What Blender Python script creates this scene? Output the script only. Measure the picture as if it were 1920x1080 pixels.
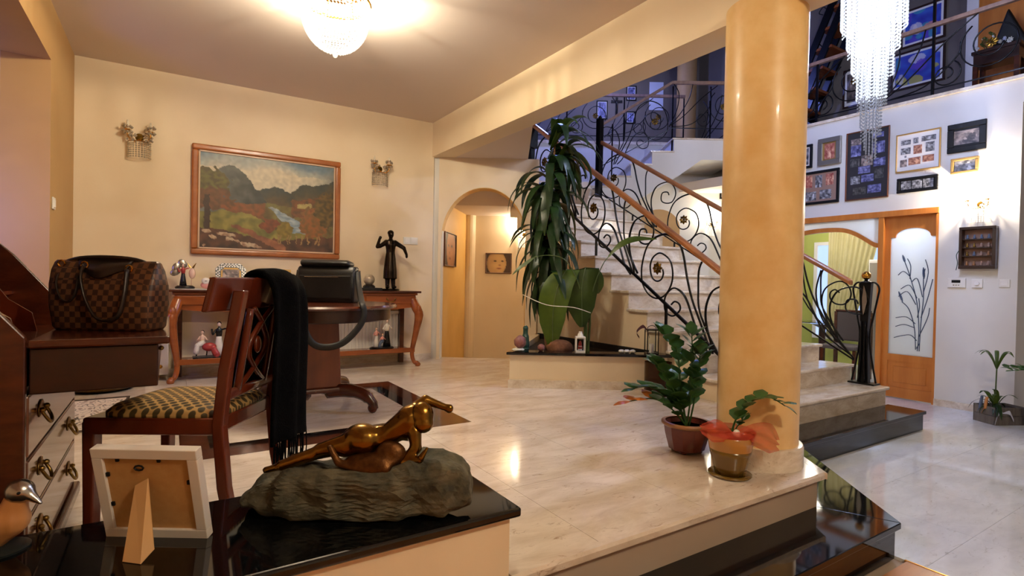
import bpy, bmesh, math, random
from mathutils import Vector, Matrix, noise
random.seed(7)
for o in list(bpy.data.objects): bpy.data.objects.remove(o)
S = bpy.context.scene
C = S.collection
PI = math.pi

# ---------------- camera ----------------
YAW, PITCH, ROLL = 0.56898, -0.012368, 0.019589
fw = Vector((math.sin(YAW)*math.cos(PITCH), math.cos(YAW)*math.cos(PITCH), math.sin(PITCH)))
rt = fw.cross(Vector((0, 0, 1))).normalized(); up = rt.cross(fw)
r2 = math.cos(ROLL)*rt + math.sin(ROLL)*up
u2 = -math.sin(ROLL)*rt + math.cos(ROLL)*up
cd = bpy.data.cameras.new('camera'); cam = bpy.data.objects.new('camera', cd); C.objects.link(cam)
cam.matrix_world = Matrix(((r2.x, u2.x, -fw.x, 0), (r2.y, u2.y, -fw.y, 0), (r2.z, u2.z, -fw.z, 0.95), (0, 0, 0, 1)))
cd.sensor_width = 36; cd.lens = 36*1006.9/1920; cd.clip_start = 0.02; cd.clip_end = 60
S.camera = cam
# ---------------- world, exposure ----------------
w = bpy.data.worlds.new('world'); S.world = w; w.use_nodes = True
w.node_tree.nodes['Background'].inputs[0].default_value = (0.30, 0.36, 0.6, 1)
w.node_tree.nodes['Background'].inputs[1].default_value = 0.05
S.view_settings.view_transform = 'Standard'; S.view_settings.look = 'None'
S.view_settings.gamma = 1; S.view_settings.use_curve_mapping = False
S.view_settings.exposure = 0.0
WARM = (1.0, 0.90, 0.68); COOL = (0.55, 0.65, 1.0); NEUT = (1.0, 0.86, 0.68)
def lamp(name, loc, watts, col, rad=0.05):
    l = bpy.data.lights.new(name, 'POINT'); l.energy = watts; l.color = col; l.shadow_soft_size = rad
    o = bpy.data.objects.new(name, l); C.objects.link(o); o.location = loc
    return o

# ---------------- helpers ----------------
CA, SA = math.cos(YAW), math.sin(YAW)
def G(r, d, z=None):
    """the house's second grid (planter, arch wall, upper flight), turned 32.6 degrees from the first"""
    x, y = CA*r + SA*d, -SA*r + CA*d
    return (x, y) if z is None else (x, y, z)
ROTG = -YAW
def lin(c):
    return tuple((v/255/12.92 if v <= 10 else ((v/255+0.055)/1.055)**2.4) for v in c)
class MB:
    def __init__(s): s.v = []; s.f = []
    def add(s, v, f):
        b = len(s.v); s.v += [tuple(p) for p in v]; s.f += [tuple(i+b for i in q) for q in f]; return s
    def box(s, x0, x1, y0, y1, z0, z1):
        return s.add([(x0,y0,z0),(x1,y0,z0),(x1,y1,z0),(x0,y1,z0),(x0,y0,z1),(x1,y0,z1),(x1,y1,z1),(x0,y1,z1)],
            [(0,3,2,1),(4,5,6,7),(0,1,5,4),(1,2,6,5),(2,3,7,6),(3,0,4,7)])
    def cbox(s, c, d): return s.box(c[0]-d[0]/2, c[0]+d[0]/2, c[1]-d[1]/2, c[1]+d[1]/2, c[2]-d[2]/2, c[2]+d[2]/2)
    def prism(s, poly, z0, z1):
        n = len(poly); a = sum(poly[i][0]*poly[(i+1) % n][1]-poly[(i+1) % n][0]*poly[i][1] for i in range(n))
        if a < 0: poly = poly[::-1]
        v = [(p[0], p[1], z0) for p in poly] + [(p[0], p[1], z1) for p in poly]
        return s.add(v, [tuple(range(n-1, -1, -1)), tuple(range(n, 2*n))] + [(i, (i+1) % n, n+(i+1) % n, n+i) for i in range(n)])
    def extr(s, pts, vec):
        n = len(pts); pts = [Vector(p) for p in pts]; vec = Vector(vec)
        nm = Vector((0, 0, 0))
        for i in range(n): nm += pts[i].cross(pts[(i+1) % n])
        if nm.dot(vec) < 0: pts = pts[::-1]
        v = pts + [p+vec for p in pts]
        return s.add(v, [tuple(range(n-1, -1, -1)), tuple(range(n, 2*n))] + [(i, (i+1) % n, n+(i+1) % n, n+i) for i in range(n)])
    def tube(s, pts, r, n=6, closed=False, flat=None):
        pts = [Vector(p) for p in pts]; m = len(pts); vs = []; fs = []
        if not hasattr(r, '__len__'): r = [r]*m
        pn = None
        for i in range(m):
            if closed: t = (pts[(i+1) % m]-pts[i-1])
            else: t = pts[min(i+1, m-1)]-pts[max(i-1, 0)]
            if t.length < 1e-9: t = Vector((0, 0, 1))
            t.normalize()
            if pn is None:
                a = Vector((0, 0, 1)) if abs(t.z) < 0.9 else Vector((1, 0, 0))
                pn = (a - t*a.dot(t)).normalized()
            else:
                q = pn - t*pn.dot(t)
                pn = q.normalized() if q.length > 1e-6 else pn
            b = t.cross(pn); k = flat or 1
            for j in range(n):
                an = 2*PI*(j+0.5)/n
                vs.append(pts[i] + pn*math.cos(an)*r[i] + b*math.sin(an)*r[i]*k)
        e = m if closed else m-1
        for i in range(e):
            for j in range(n):
                a0, a1 = i*n+j, i*n+(j+1) % n; b0, b1 = ((i+1) % m)*n+j, ((i+1) % m)*n+(j+1) % n
                fs.append((a0, a1, b1, b0))
        if not closed: fs += [tuple(range(n-1, -1, -1)), tuple(range((m-1)*n, m*n))]
        return s.add(vs, fs)
    def lathe(s, prof, n=24, c=(0, 0, 0), cap=True, sx=1, sy=1):
        vs = []; fs = []; m = len(prof)
        for (r, z) in prof:
            for j in range(n):
                a = 2*PI*j/n; vs.append((c[0]+r*math.cos(a)*sx, c[1]+r*math.sin(a)*sy, c[2]+z))
        for i in range(m-1):
            for j in range(n): fs.append((i*n+j, i*n+(j+1) % n, (i+1)*n+(j+1) % n, (i+1)*n+j))
        if cap: fs += [tuple(range(n-1, -1, -1)), tuple(range((m-1)*n, m*n))]
        return s.add(vs, fs)
    def ball(s, c, r, n=10, m=6, rot=None):
        if not hasattr(r, '__len__'): r = (r, r, r)
        vs = [Vector((0, 0, -r[2]))]; fs = []
        for i in range(1, m):
            t = PI*i/m
            for j in range(n):
                a = 2*PI*j/n; vs.append(Vector((r[0]*math.sin(t)*math.cos(a), r[1]*math.sin(t)*math.sin(a), -r[2]*math.cos(t))))
        vs.append(Vector((0, 0, r[2]))); L = len(vs)-1
        for j in range(n):
            fs.append((0, 1+(j+1) % n, 1+j)); fs.append((L, L-n+j, L-n+(j+1) % n))
        for i in range(m-2):
            for j in range(n): fs.append((1+i*n+j, 1+i*n+(j+1) % n, 1+(i+1)*n+(j+1) % n, 1+(i+1)*n+j))
        c = Vector(c)
        if rot: vs = [rot @ v for v in vs]
        return s.add([v+c for v in vs], fs)
    def octa(s, c, r, h=None):
        h = h or r; x, y, z = c
        return s.add([(x+r,y,z),(x,y+r,z),(x-r,y,z),(x,y-r,z),(x,y,z+h),(x,y,z-h)],
            [(0,1,4),(1,2,4),(2,3,4),(3,0,4),(1,0,5),(2,1,5),(3,2,5),(0,3,5)])
    def limb(s, a, b, ra, rb, n=8):
        a, b = Vector(a), Vector(b); k = 4
        s.tube([a+(b-a)*i/k for i in range(k+1)], [ra+(rb-ra)*i/k for i in range(k+1)], n)
        s.ball(a, ra, n, 6); return s.ball(b, rb, n, 6)
    def xf(s, M): s.v = [tuple(M @ Vector(p)) for p in s.v]; return s
    def mesh(s, name, m, smooth=False):
        me = bpy.data.meshes.new(name); me.from_pydata(s.v, [], s.f); me.update()
        if m: me.materials.append(m)
        if smooth:
            me.polygons.foreach_set('use_smooth', [True]*len(me.polygons))
        return me
    def build(s, name, m, parent=None, smooth=False, bev=0, seg=2, sub=0, remesh=0, smit=4, auto=False):
        o = bpy.data.objects.new(name, s.mesh(name, m, smooth or auto)); C.objects.link(o)
        if parent: o.parent = parent
        if auto:
            try: o.data.set_sharp_from_angle(angle=math.radians(35))
            except Exception: pass
        if remesh:
            q = o.modifiers.new('r', 'REMESH'); q.mode = 'VOXEL'; q.voxel_size = remesh; q.use_smooth_shade = True
            q = o.modifiers.new('s', 'SMOOTH'); q.iterations = smit; q.factor = 0.5
        if bev:
            q = o.modifiers.new('b', 'BEVEL'); q.width = bev; q.segments = seg; q.limit_method = 'ANGLE'; q.angle_limit = 0.6
        if sub:
            q = o.modifiers.new('u', 'SUBSURF'); q.levels = sub; q.render_levels = sub
        return o
def thing(name, label, cat, loc=(0, 0, 0), rz=0, group=None, kind=None):
    o = bpy.data.objects.new(name, None); C.objects.link(o)
    o.empty_display_size = 0.05
    o.location = loc; o.rotation_euler = (0, 0, rz)
    return tag(o, label, cat, group, kind)
def tag(o, label=None, cat=None, group=None, kind=None):
    if label: o['label'] = label
    if cat: o['category'] = cat
    if group: o['group'] = group
    if kind: o['kind'] = kind
    return o
def struct(mb, name, m, label=None, **k):
    o = mb.build(name, m, **k); o['kind'] = 'structure'
    if label: o['label'] = label
    return o
def inst(src, parent=None, loc=None, rot=None, sc=None):
    o = src.copy(); C.objects.link(o)
    if parent: o.parent = parent
    if loc is not None: o.location = loc
    if rot is not None: o.rotation_euler = rot
    if sc is not None: o.scale = sc if hasattr(sc, '__len__') else (sc, sc, sc)
    return o
def copy_tree(o, parent=None):
    c = o.copy(); C.objects.link(c)
    if parent: c.parent = parent
    for ch in list(o.children): copy_tree(ch, c)
    return c
def cat(pts, k=5, closed=False):
    """Catmull-Rom through the points"""
    P = [Vector(p) for p in pts]; n = len(P); out = []
    rng = range(n) if closed else range(n-1)
    for i in rng:
        if closed: a, b, c, d = P[i-1], P[i], P[(i+1) % n], P[(i+2) % n]
        else: a, b, c, d = P[max(i-1, 0)], P[i], P[i+1], P[min(i+2, n-1)]
        for j in range(k):
            t = j/k
            out.append(0.5*((2*b)+(c-a)*t+(2*a-5*b+4*c-d)*t*t+(3*b-a-3*c+d)*t**3))
    if not closed: out.append(P[-1])
    return out
def spiral(c, r0, r1, a0, a1, n=20):
    return [(c[0]+(r0+(r1-r0)*i/n)*math.cos(a0+(a1-a0)*i/n), c[1]+(r0+(r1-r0)*i/n)*math.sin(a0+(a1-a0)*i/n)) for i in range(n+1)]

# ---------------- materials ----------------
MT = {}
def mat(name, rgb, rough=0.5, metal=0.0, rgb2=None, scale=5.0, lo=0.35, hi=0.65, bump=0.0, stretch=None, detail=4, spec=0.5,
        emit=None, est=0.0, trans=0.0, coat=0.0, wave=None, bscale=None, ior=1.45):
    m = bpy.data.materials.new(name); m.use_nodes = True; nt = m.node_tree; b = nt.nodes['Principled BSDF']
    I = b.inputs; I['Base Color'].default_value = (*lin(rgb), 1); I['Roughness'].default_value = rough; I['Metallic'].default_value = metal
    I['Specular IOR Level'].default_value = spec; I['Coat Weight'].default_value = coat; I['Coat Roughness'].default_value = 0.06
    I['Transmission Weight'].default_value = trans; I['IOR'].default_value = ior
    if emit: I['Emission Color'].default_value = (*emit, 1); I['Emission Strength'].default_value = est
    if rgb2 or bump:
        tc = nt.nodes.new('ShaderNodeTexCoord'); mp = nt.nodes.new('ShaderNodeMapping')
        nt.links.new(tc.outputs['Object'], mp.inputs['Vector'])
        if stretch: mp.inputs['Scale'].default_value = stretch
        if wave:
            tx = nt.nodes.new('ShaderNodeTexWave'); tx.inputs['Scale'].default_value = scale; tx.inputs['Distortion'].default_value = wave
            tx.inputs['Detail'].default_value = detail
        else:
            tx = nt.nodes.new('ShaderNodeTexNoise'); tx.inputs['Scale'].default_value = scale; tx.inputs['Detail'].default_value = detail
            tx.inputs['Roughness'].default_value = 0.6
        nt.links.new(mp.outputs[0], tx.inputs['Vector'])
        if rgb2:
            cr = nt.nodes.new('ShaderNodeValToRGB'); cr.color_ramp.elements[0].position = lo; cr.color_ramp.elements[1].position = hi
            cr.color_ramp.elements[0].color = (*lin(rgb), 1); cr.color_ramp.elements[1].color = (*lin(rgb2), 1)
            nt.links.new(tx.outputs[0], cr.inputs[0]); nt.links.new(cr.outputs[0], I['Base Color'])
        if bump:
            t2 = tx
            if bscale:
                t2 = nt.nodes.new('ShaderNodeTexNoise'); t2.inputs['Scale'].default_value = bscale; t2.inputs['Detail'].default_value = 4
                nt.links.new(mp.outputs[0], t2.inputs['Vector'])
            bm = nt.nodes.new('ShaderNodeBump'); bm.inputs['Strength'].default_value = bump; bm.inputs['Distance'].default_value = 0.01
            nt.links.new(t2.outputs[0], bm.inputs['Height']); nt.links.new(bm.outputs[0], I['Normal'])
    MT[name] = m
    return m
mat('cream', (236, 216, 184), 0.55, rgb2=(231, 209, 174), scale=1.3, bump=0.05, bscale=60)
mat('cream_yellow', (228, 184, 108), 0.5, rgb2=(218, 172, 96), scale=1.5)
mat('pier', (188, 150, 98), 0.55, rgb2=(180, 141, 89), scale=1.2)
mat('offwhite', (226, 222, 214), 0.55, rgb2=(219, 214, 206), scale=1.1, bump=0.04, bscale=70)
mat('ceil', (220, 204, 192), 0.7)
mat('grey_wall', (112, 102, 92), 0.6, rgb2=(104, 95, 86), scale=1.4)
mat('green_wall', (190, 196, 110), 0.6, rgb2=(182, 188, 100), scale=2)
mat('stucco', (242, 208, 148), 0.4, rgb2=(226, 180, 112), scale=4.5, lo=0.3, hi=0.7, bump=0.06, bscale=14, coat=0.08, detail=8)
def marble(name, a, b, c, rough, vs=1.0, coat=0.0):
    m = mat(name, a, rough, coat=coat); nt = m.node_tree; bs = nt.nodes['Principled BSDF']
    tc = nt.nodes.new('ShaderNodeNewGeometry'); mp = nt.nodes.new('ShaderNodeMapping'); mp.inputs['Scale'].default_value = (2.0*vs, 5.5*vs, 5*vs)
    mp.inputs['Rotation'].default_value = (0, 0, 0.35)
    nt.links.new(tc.outputs['Position'], mp.inputs[0])
    n1 = nt.nodes.new('ShaderNodeTexNoise'); n1.inputs['Scale'].default_value = 1.4; n1.inputs['Detail'].default_value = 9; n1.inputs['Roughness'].default_value = 0.68
    n1.inputs['Distortion'].default_value = 0.5
    n2 = nt.nodes.new('ShaderNodeTexNoise'); n2.inputs['Scale'].default_value = 5.0; n2.inputs['Detail'].default_value = 8; n2.inputs['Roughness'].default_value = 0.75
    n2.inputs['Distortion'].default_value = 1.2
    for n in (n1, n2): nt.links.new(mp.outputs[0], n.inputs['Vector'])
    r1 = nt.nodes.new('ShaderNodeValToRGB'); r1.color_ramp.elements[0].position = 0.36; r1.color_ramp.elements[1].position = 0.62
    r1.color_ramp.elements[0].color = (*lin(b), 1); r1.color_ramp.elements[1].color = (*lin(a), 1)
    r2_ = nt.nodes.new('ShaderNodeValToRGB'); e = r2_.color_ramp.elements
    e[0].position = 0.30; e[0].color = (1, 1, 1, 1); e[1].position = 0.42; e[1].color = (0, 0, 0, 1)
    mx = nt.nodes.new('ShaderNodeMixRGB'); mx.inputs['Color2'].default_value = (*lin(c), 1)
    nt.links.new(n1.outputs[0], r1.inputs[0]); nt.links.new(n2.outputs[0], r2_.inputs[0])
    nt.links.new(r2_.outputs[0], mx.inputs['Fac']); nt.links.new(r1.outputs[0], mx.inputs['Color1']); nt.links.new(mx.outputs[0], bs.inputs['Base Color'])
    return m
marble('marble', (226, 212, 196), (204, 186, 166), (160, 132, 108), 0.09)
marble('marble_step', (234, 222, 204), (204, 184, 158), (160, 132, 104), 0.16, 1.6)
marble('marble_low', (230, 232, 232), (214, 216, 216), (180, 178, 174), 0.07)
mat('grout', (170, 150, 132), 0.7)
mat('granite', (8, 9, 11), 0.05, rgb2=(30, 34, 36), scale=60, lo=0.55, hi=0.8, detail=6, spec=0.6)
mat('mahogany', (58, 24, 12), 0.22, rgb2=(84, 36, 18), scale=2.5, stretch=(3, .5, 8), coat=0.3, detail=3)
mat('mahogany_dark', (36, 15, 9), 0.3, rgb2=(52, 22, 12), scale=2.5, stretch=(3, .5, 8), coat=0.2, detail=3)
mat('chair_wood', (74, 26, 12), 0.25, rgb2=(104, 40, 18), scale=4, stretch=(1, 1, .2), coat=0.3)
mat('honey', (124, 60, 24), 0.25, rgb2=(152, 82, 36), scale=4, stretch=(.3, 2, 2), coat=0.3)
mat('door_wood', (190, 112, 44), 0.35, rgb2=(206, 130, 58), scale=3, stretch=(3, 3, .4))
mat('rail_wood', (138, 88, 56), 0.3, rgb2=(178, 112, 62), scale=5, stretch=(4, .5, .5), coat=0.2)
mat('rail_wood_upper', (128, 100, 86), 0.35, rgb2=(150, 118, 100), scale=5, stretch=(4, 4, .5))
mat('parquet', (196, 128, 62), 0.3, rgb2=(178, 108, 48), scale=4, stretch=(.5, 4, 1))
mat('iron', (12, 12, 14), 0.28, metal=0.5, spec=0.6)
mat('gold', (206, 150, 62), 0.22, metal=1.0)
mat('old_gold', (120, 88, 30), 0.35, metal=1.0, rgb2=(70, 50, 18), scale=30)
mat('brass', (160, 130, 70), 0.3, metal=1.0)
mat('silver', (180, 176, 170), 0.25, metal=1.0)
mat('bronze', (150, 112, 48), 0.24, metal=1.0, rgb2=(104, 74, 30), scale=9, lo=0.3, hi=0.75, bump=0.1)
mat('bronze_rough', (112, 74, 36), 0.45, metal=0.8, rgb2=(70, 40, 18), scale=24, bump=0.5)
mat('dark_bronze', (26, 20, 16), 0.25, metal=0.8, rgb2=(48, 36, 26), scale=14, bump=0.2)
mat('rock', (48, 48, 38), 0.85, rgb2=(104, 98, 78), scale=12, detail=10, bump=1.0, bscale=18)
mat('black_leather', (10, 10, 11), 0.42, bump=0.15, bscale=120, rgb2=(16, 16, 17), scale=9)
mat('black_strap', (9, 9, 10), 0.6)
mat('scarf', (5, 5, 6), 0.95, spec=0.05, bump=0.5, bscale=160, rgb2=(9, 9, 10), scale=50)
mat('brown_leather', (36, 24, 18), 0.35)
mat('white', (236, 232, 226), 0.4)
mat('white_plastic', (232, 228, 220), 0.35)
mat('frame_white', (228, 218, 206), 0.5)
mat('mdf', (196, 150, 92), 0.75, rgb2=(188, 140, 82), scale=40)
mat('cardboard', (214, 168, 112), 0.7)
mat('wood_duck', (204, 142, 84), 0.45, rgb2=(190, 124, 66), scale=5, stretch=(3, 1, 1))
mat('dark_green_metal', (40, 46, 44), 0.4, metal=0.3)
mat('soil', (26, 18, 14), 0.95, rgb2=(48, 36, 28), scale=30, bump=1.0)
mat('bark', (120, 84, 56), 0.8, rgb2=(92, 62, 40), scale=6, stretch=(1, 1, 8), bump=0.4)
def leafmat(name, a, b, rough=0.35, tr=0.25):
    m = mat(name, a, rough, rgb2=b, scale=6); nt = m.node_tree; bs = nt.nodes['Principled BSDF']
    t = nt.nodes.new('ShaderNodeBsdfTranslucent'); t.inputs[0].default_value = (*lin(b), 1)
    x = nt.nodes.new('ShaderNodeMixShader'); x.inputs[0].default_value = tr
    out = nt.nodes['Material Output']
    nt.links.new(bs.outputs[0], x.inputs[1]); nt.links.new(t.outputs[0], x.inputs[2]); nt.links.new(x.outputs[0], out.inputs[0])
    return m
leafmat('leaf_dark', (22, 42, 22), (40, 66, 28))
leafmat('leaf_mid', (58, 82, 22), (82, 104, 30))
leafmat('leaf_zz', (44, 80, 40), (72, 110, 54))
leafmat('leaf_dry', (176, 92, 34), (196, 120, 52))
leafmat('stalk', (74, 96, 54), (98, 116, 70))
leafmat('tulle', (226, 84, 60), (236, 104, 76), 0.9, 0.45)
def sheer():
    m = MT['tulle']; nt = m.node_tree; o = nt.nodes['Material Output']; s = o.inputs[0].links[0].from_socket
    t = nt.nodes.new('ShaderNodeBsdfTransparent'); x = nt.nodes.new('ShaderNodeMixShader'); x.inputs[0].default_value = 0.4
    nt.links.new(s, x.inputs[1]); nt.links.new(t.outputs[0], x.inputs[2]); nt.links.new(x.outputs[0], o.inputs[0])
sheer()
leafmat('curtain', (214, 204, 150), (226, 216, 170), 0.8, 0.4)
mat('pot_burgundy', (96, 36, 26), 0.3, rgb2=(140, 110, 92), scale=5, lo=0.5, hi=0.8, coat=0.4)
mat('pot_rim', (150, 104, 66), 0.35)
mat('pot_clay', (176, 124, 62), 0.18, coat=0.5)
mat('pot_olive', (104, 78, 26), 0.18, coat=0.5)
mat('amber_glass', (92, 54, 14), 0.08, trans=0.75, ior=1.3)
mat('coal', (14, 13, 13), 0.8, bump=0.6, rgb2=(26, 24, 23), scale=20)
mat('clear_glass', (240, 244, 246), 0.03, trans=1.0, ior=1.1)
mat('purple_stone', (120, 66, 60), 0.5, rgb2=(150, 104, 98), scale=20, bump=0.6)
mat('teal_glaze', (42, 74, 66), 0.2, coat=0.4)
mat('coral_stone', (128, 84, 54), 0.9, rgb2=(96, 60, 38), scale=14, bump=1.0)
mat('shell', (226, 224, 214), 0.5)
mat('lace', (236, 228, 212), 0.9)
mat('skin_porc', (232, 196, 172), 0.25)
mat('porc_white', (234, 226, 214), 0.2)
mat('porc_black', (22, 22, 24), 0.25)
mat('porc_red', (170, 60, 56), 0.3)
mat('porc_pink', (214, 150, 140), 0.3)
mat('porc_blue', (86, 100, 124), 0.3)
mat('check_tile', (20, 20, 22), 0.3)
mat('seat_fabric', (84, 62, 26), 0.7)
mat('mat_cloth', (226, 216, 200), 0.9)
mat('grey_crate', (120, 112, 104), 0.8, rgb2=(96, 90, 84), scale=6, stretch=(6, 6, 1))
mat('red_pot', (110, 20, 24), 0.35)
mat('ribbon', (206, 210, 226), 0.7)
mat('ribbon_wine', (72, 28, 34), 0.7)
mat('upholstery', (84, 76, 72), 0.85)
mat('screen', (24, 28, 30), 0.2)
mat('radiator', (238, 234, 226), 0.4)
def prm():
    m = bpy.data.materials.new('print'); m.use_nodes = True; nt = m.node_tree
    a = nt.nodes.new('ShaderNodeVertexColor'); a.layer_name = 'Col'
    nt.links.new(a.outputs[0], nt.nodes['Principled BSDF'].inputs['Base Color'])
    nt.nodes['Principled BSDF'].inputs['Roughness'].default_value = 0.5
    MT['print'] = m
prm()
def crystal(name, col, e, rough=0.08):
    m = mat(name, (150, 154, 162), rough, emit=col, est=e, metal=0.0, spec=0.8); MT[name] = m
crystal('crystal_hot', (0.86, 0.93, 1.0), 0.8)
crystal('crystal_cool', (0.8, 0.88, 1.0), 0.1)
crystal('crystal_warm', (1.0, 0.88, 0.66), 1.5)
mat('crystal_dim', (196, 186, 168), 0.06, metal=0.55, spec=0.9)
mat('frost_dim', (226, 214, 190), 0.3)
def frosted():
    m = bpy.data.materials.new('frosted'); m.use_nodes = True; nt = m.node_tree; b = nt.nodes['Principled BSDF']
    b.inputs['Base Color'].default_value = (0.80, 0.84, 0.9, 1); b.inputs['Roughness'].default_value = 0.3
    t = nt.nodes.new('ShaderNodeBsdfTranslucent'); t.inputs[0].default_value = (0.92, 0.95, 1, 1)
    x = nt.nodes.new('ShaderNodeMixShader'); x.inputs[0].default_value = 0.75
    nt.links.new(b.outputs[0], x.inputs[1]); nt.links.new(t.outputs[0], x.inputs[2]); nt.links.new(x.outputs[0], nt.nodes['Material Output'].inputs[0])
    MT['frosted'] = m
frosted()
mat('etch', (70, 84, 110), 0.2)
def checker(name, a, b, scale):
    m = mat(name, a, 0.4); nt = m.node_tree; bs = nt.nodes['Principled BSDF']
    tc = nt.nodes.new('ShaderNodeTexCoord'); ck = nt.nodes.new('ShaderNodeTexChecker'); ck.inputs['Scale'].default_value = scale
    mp = nt.nodes.new('ShaderNodeMapping'); mp.inputs['Location'].default_value = (0.013, 0.017, 0.011)
    nt.links.new(tc.outputs['Object'], mp.inputs[0]); nt.links.new(mp.outputs[0], ck.inputs['Vector'])
    nz = nt.nodes.new('ShaderNodeTexNoise'); nz.inputs['Scale'].default_value = 150; mx = nt.nodes.new('ShaderNodeMixRGB'); mx.blend_type = 'MULTIPLY'; mx.inputs[0].default_value = 0.5
    ck.inputs['Color1'].default_value = (*lin(a), 1); ck.inputs['Color2'].default_value = (*lin(b), 1)
    nt.links.new(ck.outputs[0], mx.inputs[1]); nt.links.new(nz.outputs[0], mx.inputs[2]); nt.links.new(mx.outputs[0], bs.inputs['Base Color'])
    return m
checker('bag_check', (116, 76, 48), (62, 38, 28), 52)
def fabric_spots():
    m = MT['seat_fabric']; nt = m.node_tree; bs = nt.nodes['Principled BSDF']
    tc = nt.nodes.new('ShaderNodeTexCoord'); mp = nt.nodes.new('ShaderNodeMapping'); mp.inputs['Scale'].default_value = (34, 34, 1)
    v = nt.nodes.new('ShaderNodeTexVoronoi'); v.feature = 'F1'; v.inputs['Scale'].default_value = 1; v.inputs['Randomness'].default_value = 0.12; mp.inputs['Rotation'].default_value = (0, 0, 0.785)
    v.voronoi_dimensions = '2D'
    cr = nt.nodes.new('ShaderNodeValToRGB'); cr.color_ramp.elements[0].position = 0.36; cr.color_ramp.elements[1].position = 0.46
    cr.color_ramp.elements[0].color = (*lin((64, 50, 20)), 1); cr.color_ramp.elements[1].color = (*lin((188, 148, 86)), 1)
    nt.links.new(tc.outputs['Object'], mp.inputs[0]); nt.links.new(mp.outputs[0], v.inputs['Vector']); nt.links.new(v.outputs['Distance'], cr.inputs[0])
    nt.links.new(cr.outputs[0], bs.inputs['Base Color'])
fabric_spots()
def printgrid(name, w, h, nx, ny, fn, parent=None, loc=(0, 0, 0), rot=(0, 0, 0)):
    """flat print: a w x h sheet in the local XZ plane facing -Y, coloured by fn(u, v), v from the top"""
    vs = [((i/nx-0.5)*w, 0, (0.5-j/ny)*h) for j in range(ny+1) for i in range(nx+1)]
    fs = [(j*(nx+1)+i, (j+1)*(nx+1)+i, (j+1)*(nx+1)+i+1, j*(nx+1)+i+1) for j in range(ny) for i in range(nx)]
    me = bpy.data.meshes.new(name); me.from_pydata(vs, [], fs); me.update()
    ca = me.color_attributes.new('Col', 'FLOAT_COLOR', 'POINT')
    buf = []
    for j in range(ny+1):
        for i in range(nx+1): buf += [*lin(fn(i/nx, j/ny)), 1.0]
    ca.data.foreach_set('color', buf)
    me.materials.append(MT['print'])
    o = bpy.data.objects.new(name, me); C.objects.link(o); o.parent = parent; o.location = loc; o.rotation_euler = rot
    return o
def mixc(a, b, t): t = max(0, min(1, t)); return tuple(a[i]+(b[i]-a[i])*t for i in range(3))
def clampc(c): return tuple(max(0, min(255, v)) for v in c)
# ---------------- floors ----------------
RS = 0.177; ZL = -2*RS
def zn(n): return ZL + RS*n
def clip(poly, sub):
    """clip a polygon by a convex counter-clockwise one"""
    out = poly
    for i in range(len(sub)):
        a, b = sub[i], sub[(i+1) % len(sub)]; src, out = out, []
        if not src: return []
        sd = lambda p: (b[0]-a[0])*(p[1]-a[1])-(b[1]-a[1])*(p[0]-a[0])
        for j in range(len(src)):
            p, q = src[j-1], src[j]; sp, sq = sd(p), sd(q)
            if (sp >= 0) != (sq >= 0):
                t = sp/(sp-sq); out.append((p[0]+(q[0]-p[0])*t, p[1]+(q[1]-p[1])*t))
            if sq >= 0: out.append(q)
    return out
def tiles(poly, ztop, size, org, m, parent, gap=0.0012, th=0.015):
    x0 = min(p[0] for p in poly); x1 = max(p[0] for p in poly); y0 = min(p[1] for p in poly); y1 = max(p[1] for p in poly)
    i0 = math.floor((x0-org[0])/size); j0 = math.floor((y0-org[1])/size)
    i = i0
    while org[0]+i*size < x1:
        j = j0
        while org[1]+j*size < y1:
            a, b = org[0]+i*size, org[1]+j*size
            q = clip([(a+gap, b+gap), (a+size-gap, b+gap), (a+size-gap, b+size-gap), (a+gap, b+size-gap)], poly)
            if len(q) > 2: MB().prism(q, ztop-th, ztop).build('tile', m, parent)
            j += 1
        i += 1
PF = [(-3.2, 1.46), (2.82, 1.46), (3.77, 2.66), (3.77, 5.44), G(-0.98, 6.62), (2.60, 6.2), (-3.2, 6.2)]
fl = struct(MB().prism(PF, -0.30, -0.0155), 'floor', MT['grout'], 'raised cream marble floor of the sitting area')
tiles(PF, 0.0, 0.6, (0.14, 1.46), MT['marble'], fl, 0.0009)
# dark inlay border let into the floor under the round table
inl = struct(MB().box(0.0, 0.001, 3.9, 3.901, -0.01, 0.0002), 'trim_1', MT['grout'], 'dark brown and black stone border let into the marble floor')
def ring(x0, x1, y0, y1, wd, m, name):
    for a in ((x0, x1, y0, y0+wd), (x0, x1, y1-wd, y1), (x0, x0+wd, y0+wd, y1-wd), (x1-wd, x1, y0+wd, y1-wd)):
        MB().box(*a, -0.004, 0.0008).build(name, m, inl)
mat('inlay_brown', (74, 34, 20), 0.1, rgb2=(58, 26, 16), scale=12)
ring(0.06, 1.725, 3.17, 4.80, 0.14, MT['inlay_brown'], 'brown_strip')
ring(0.20, 1.585, 3.31, 4.66, 0.10, MT['granite'], 'black_strip')
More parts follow.
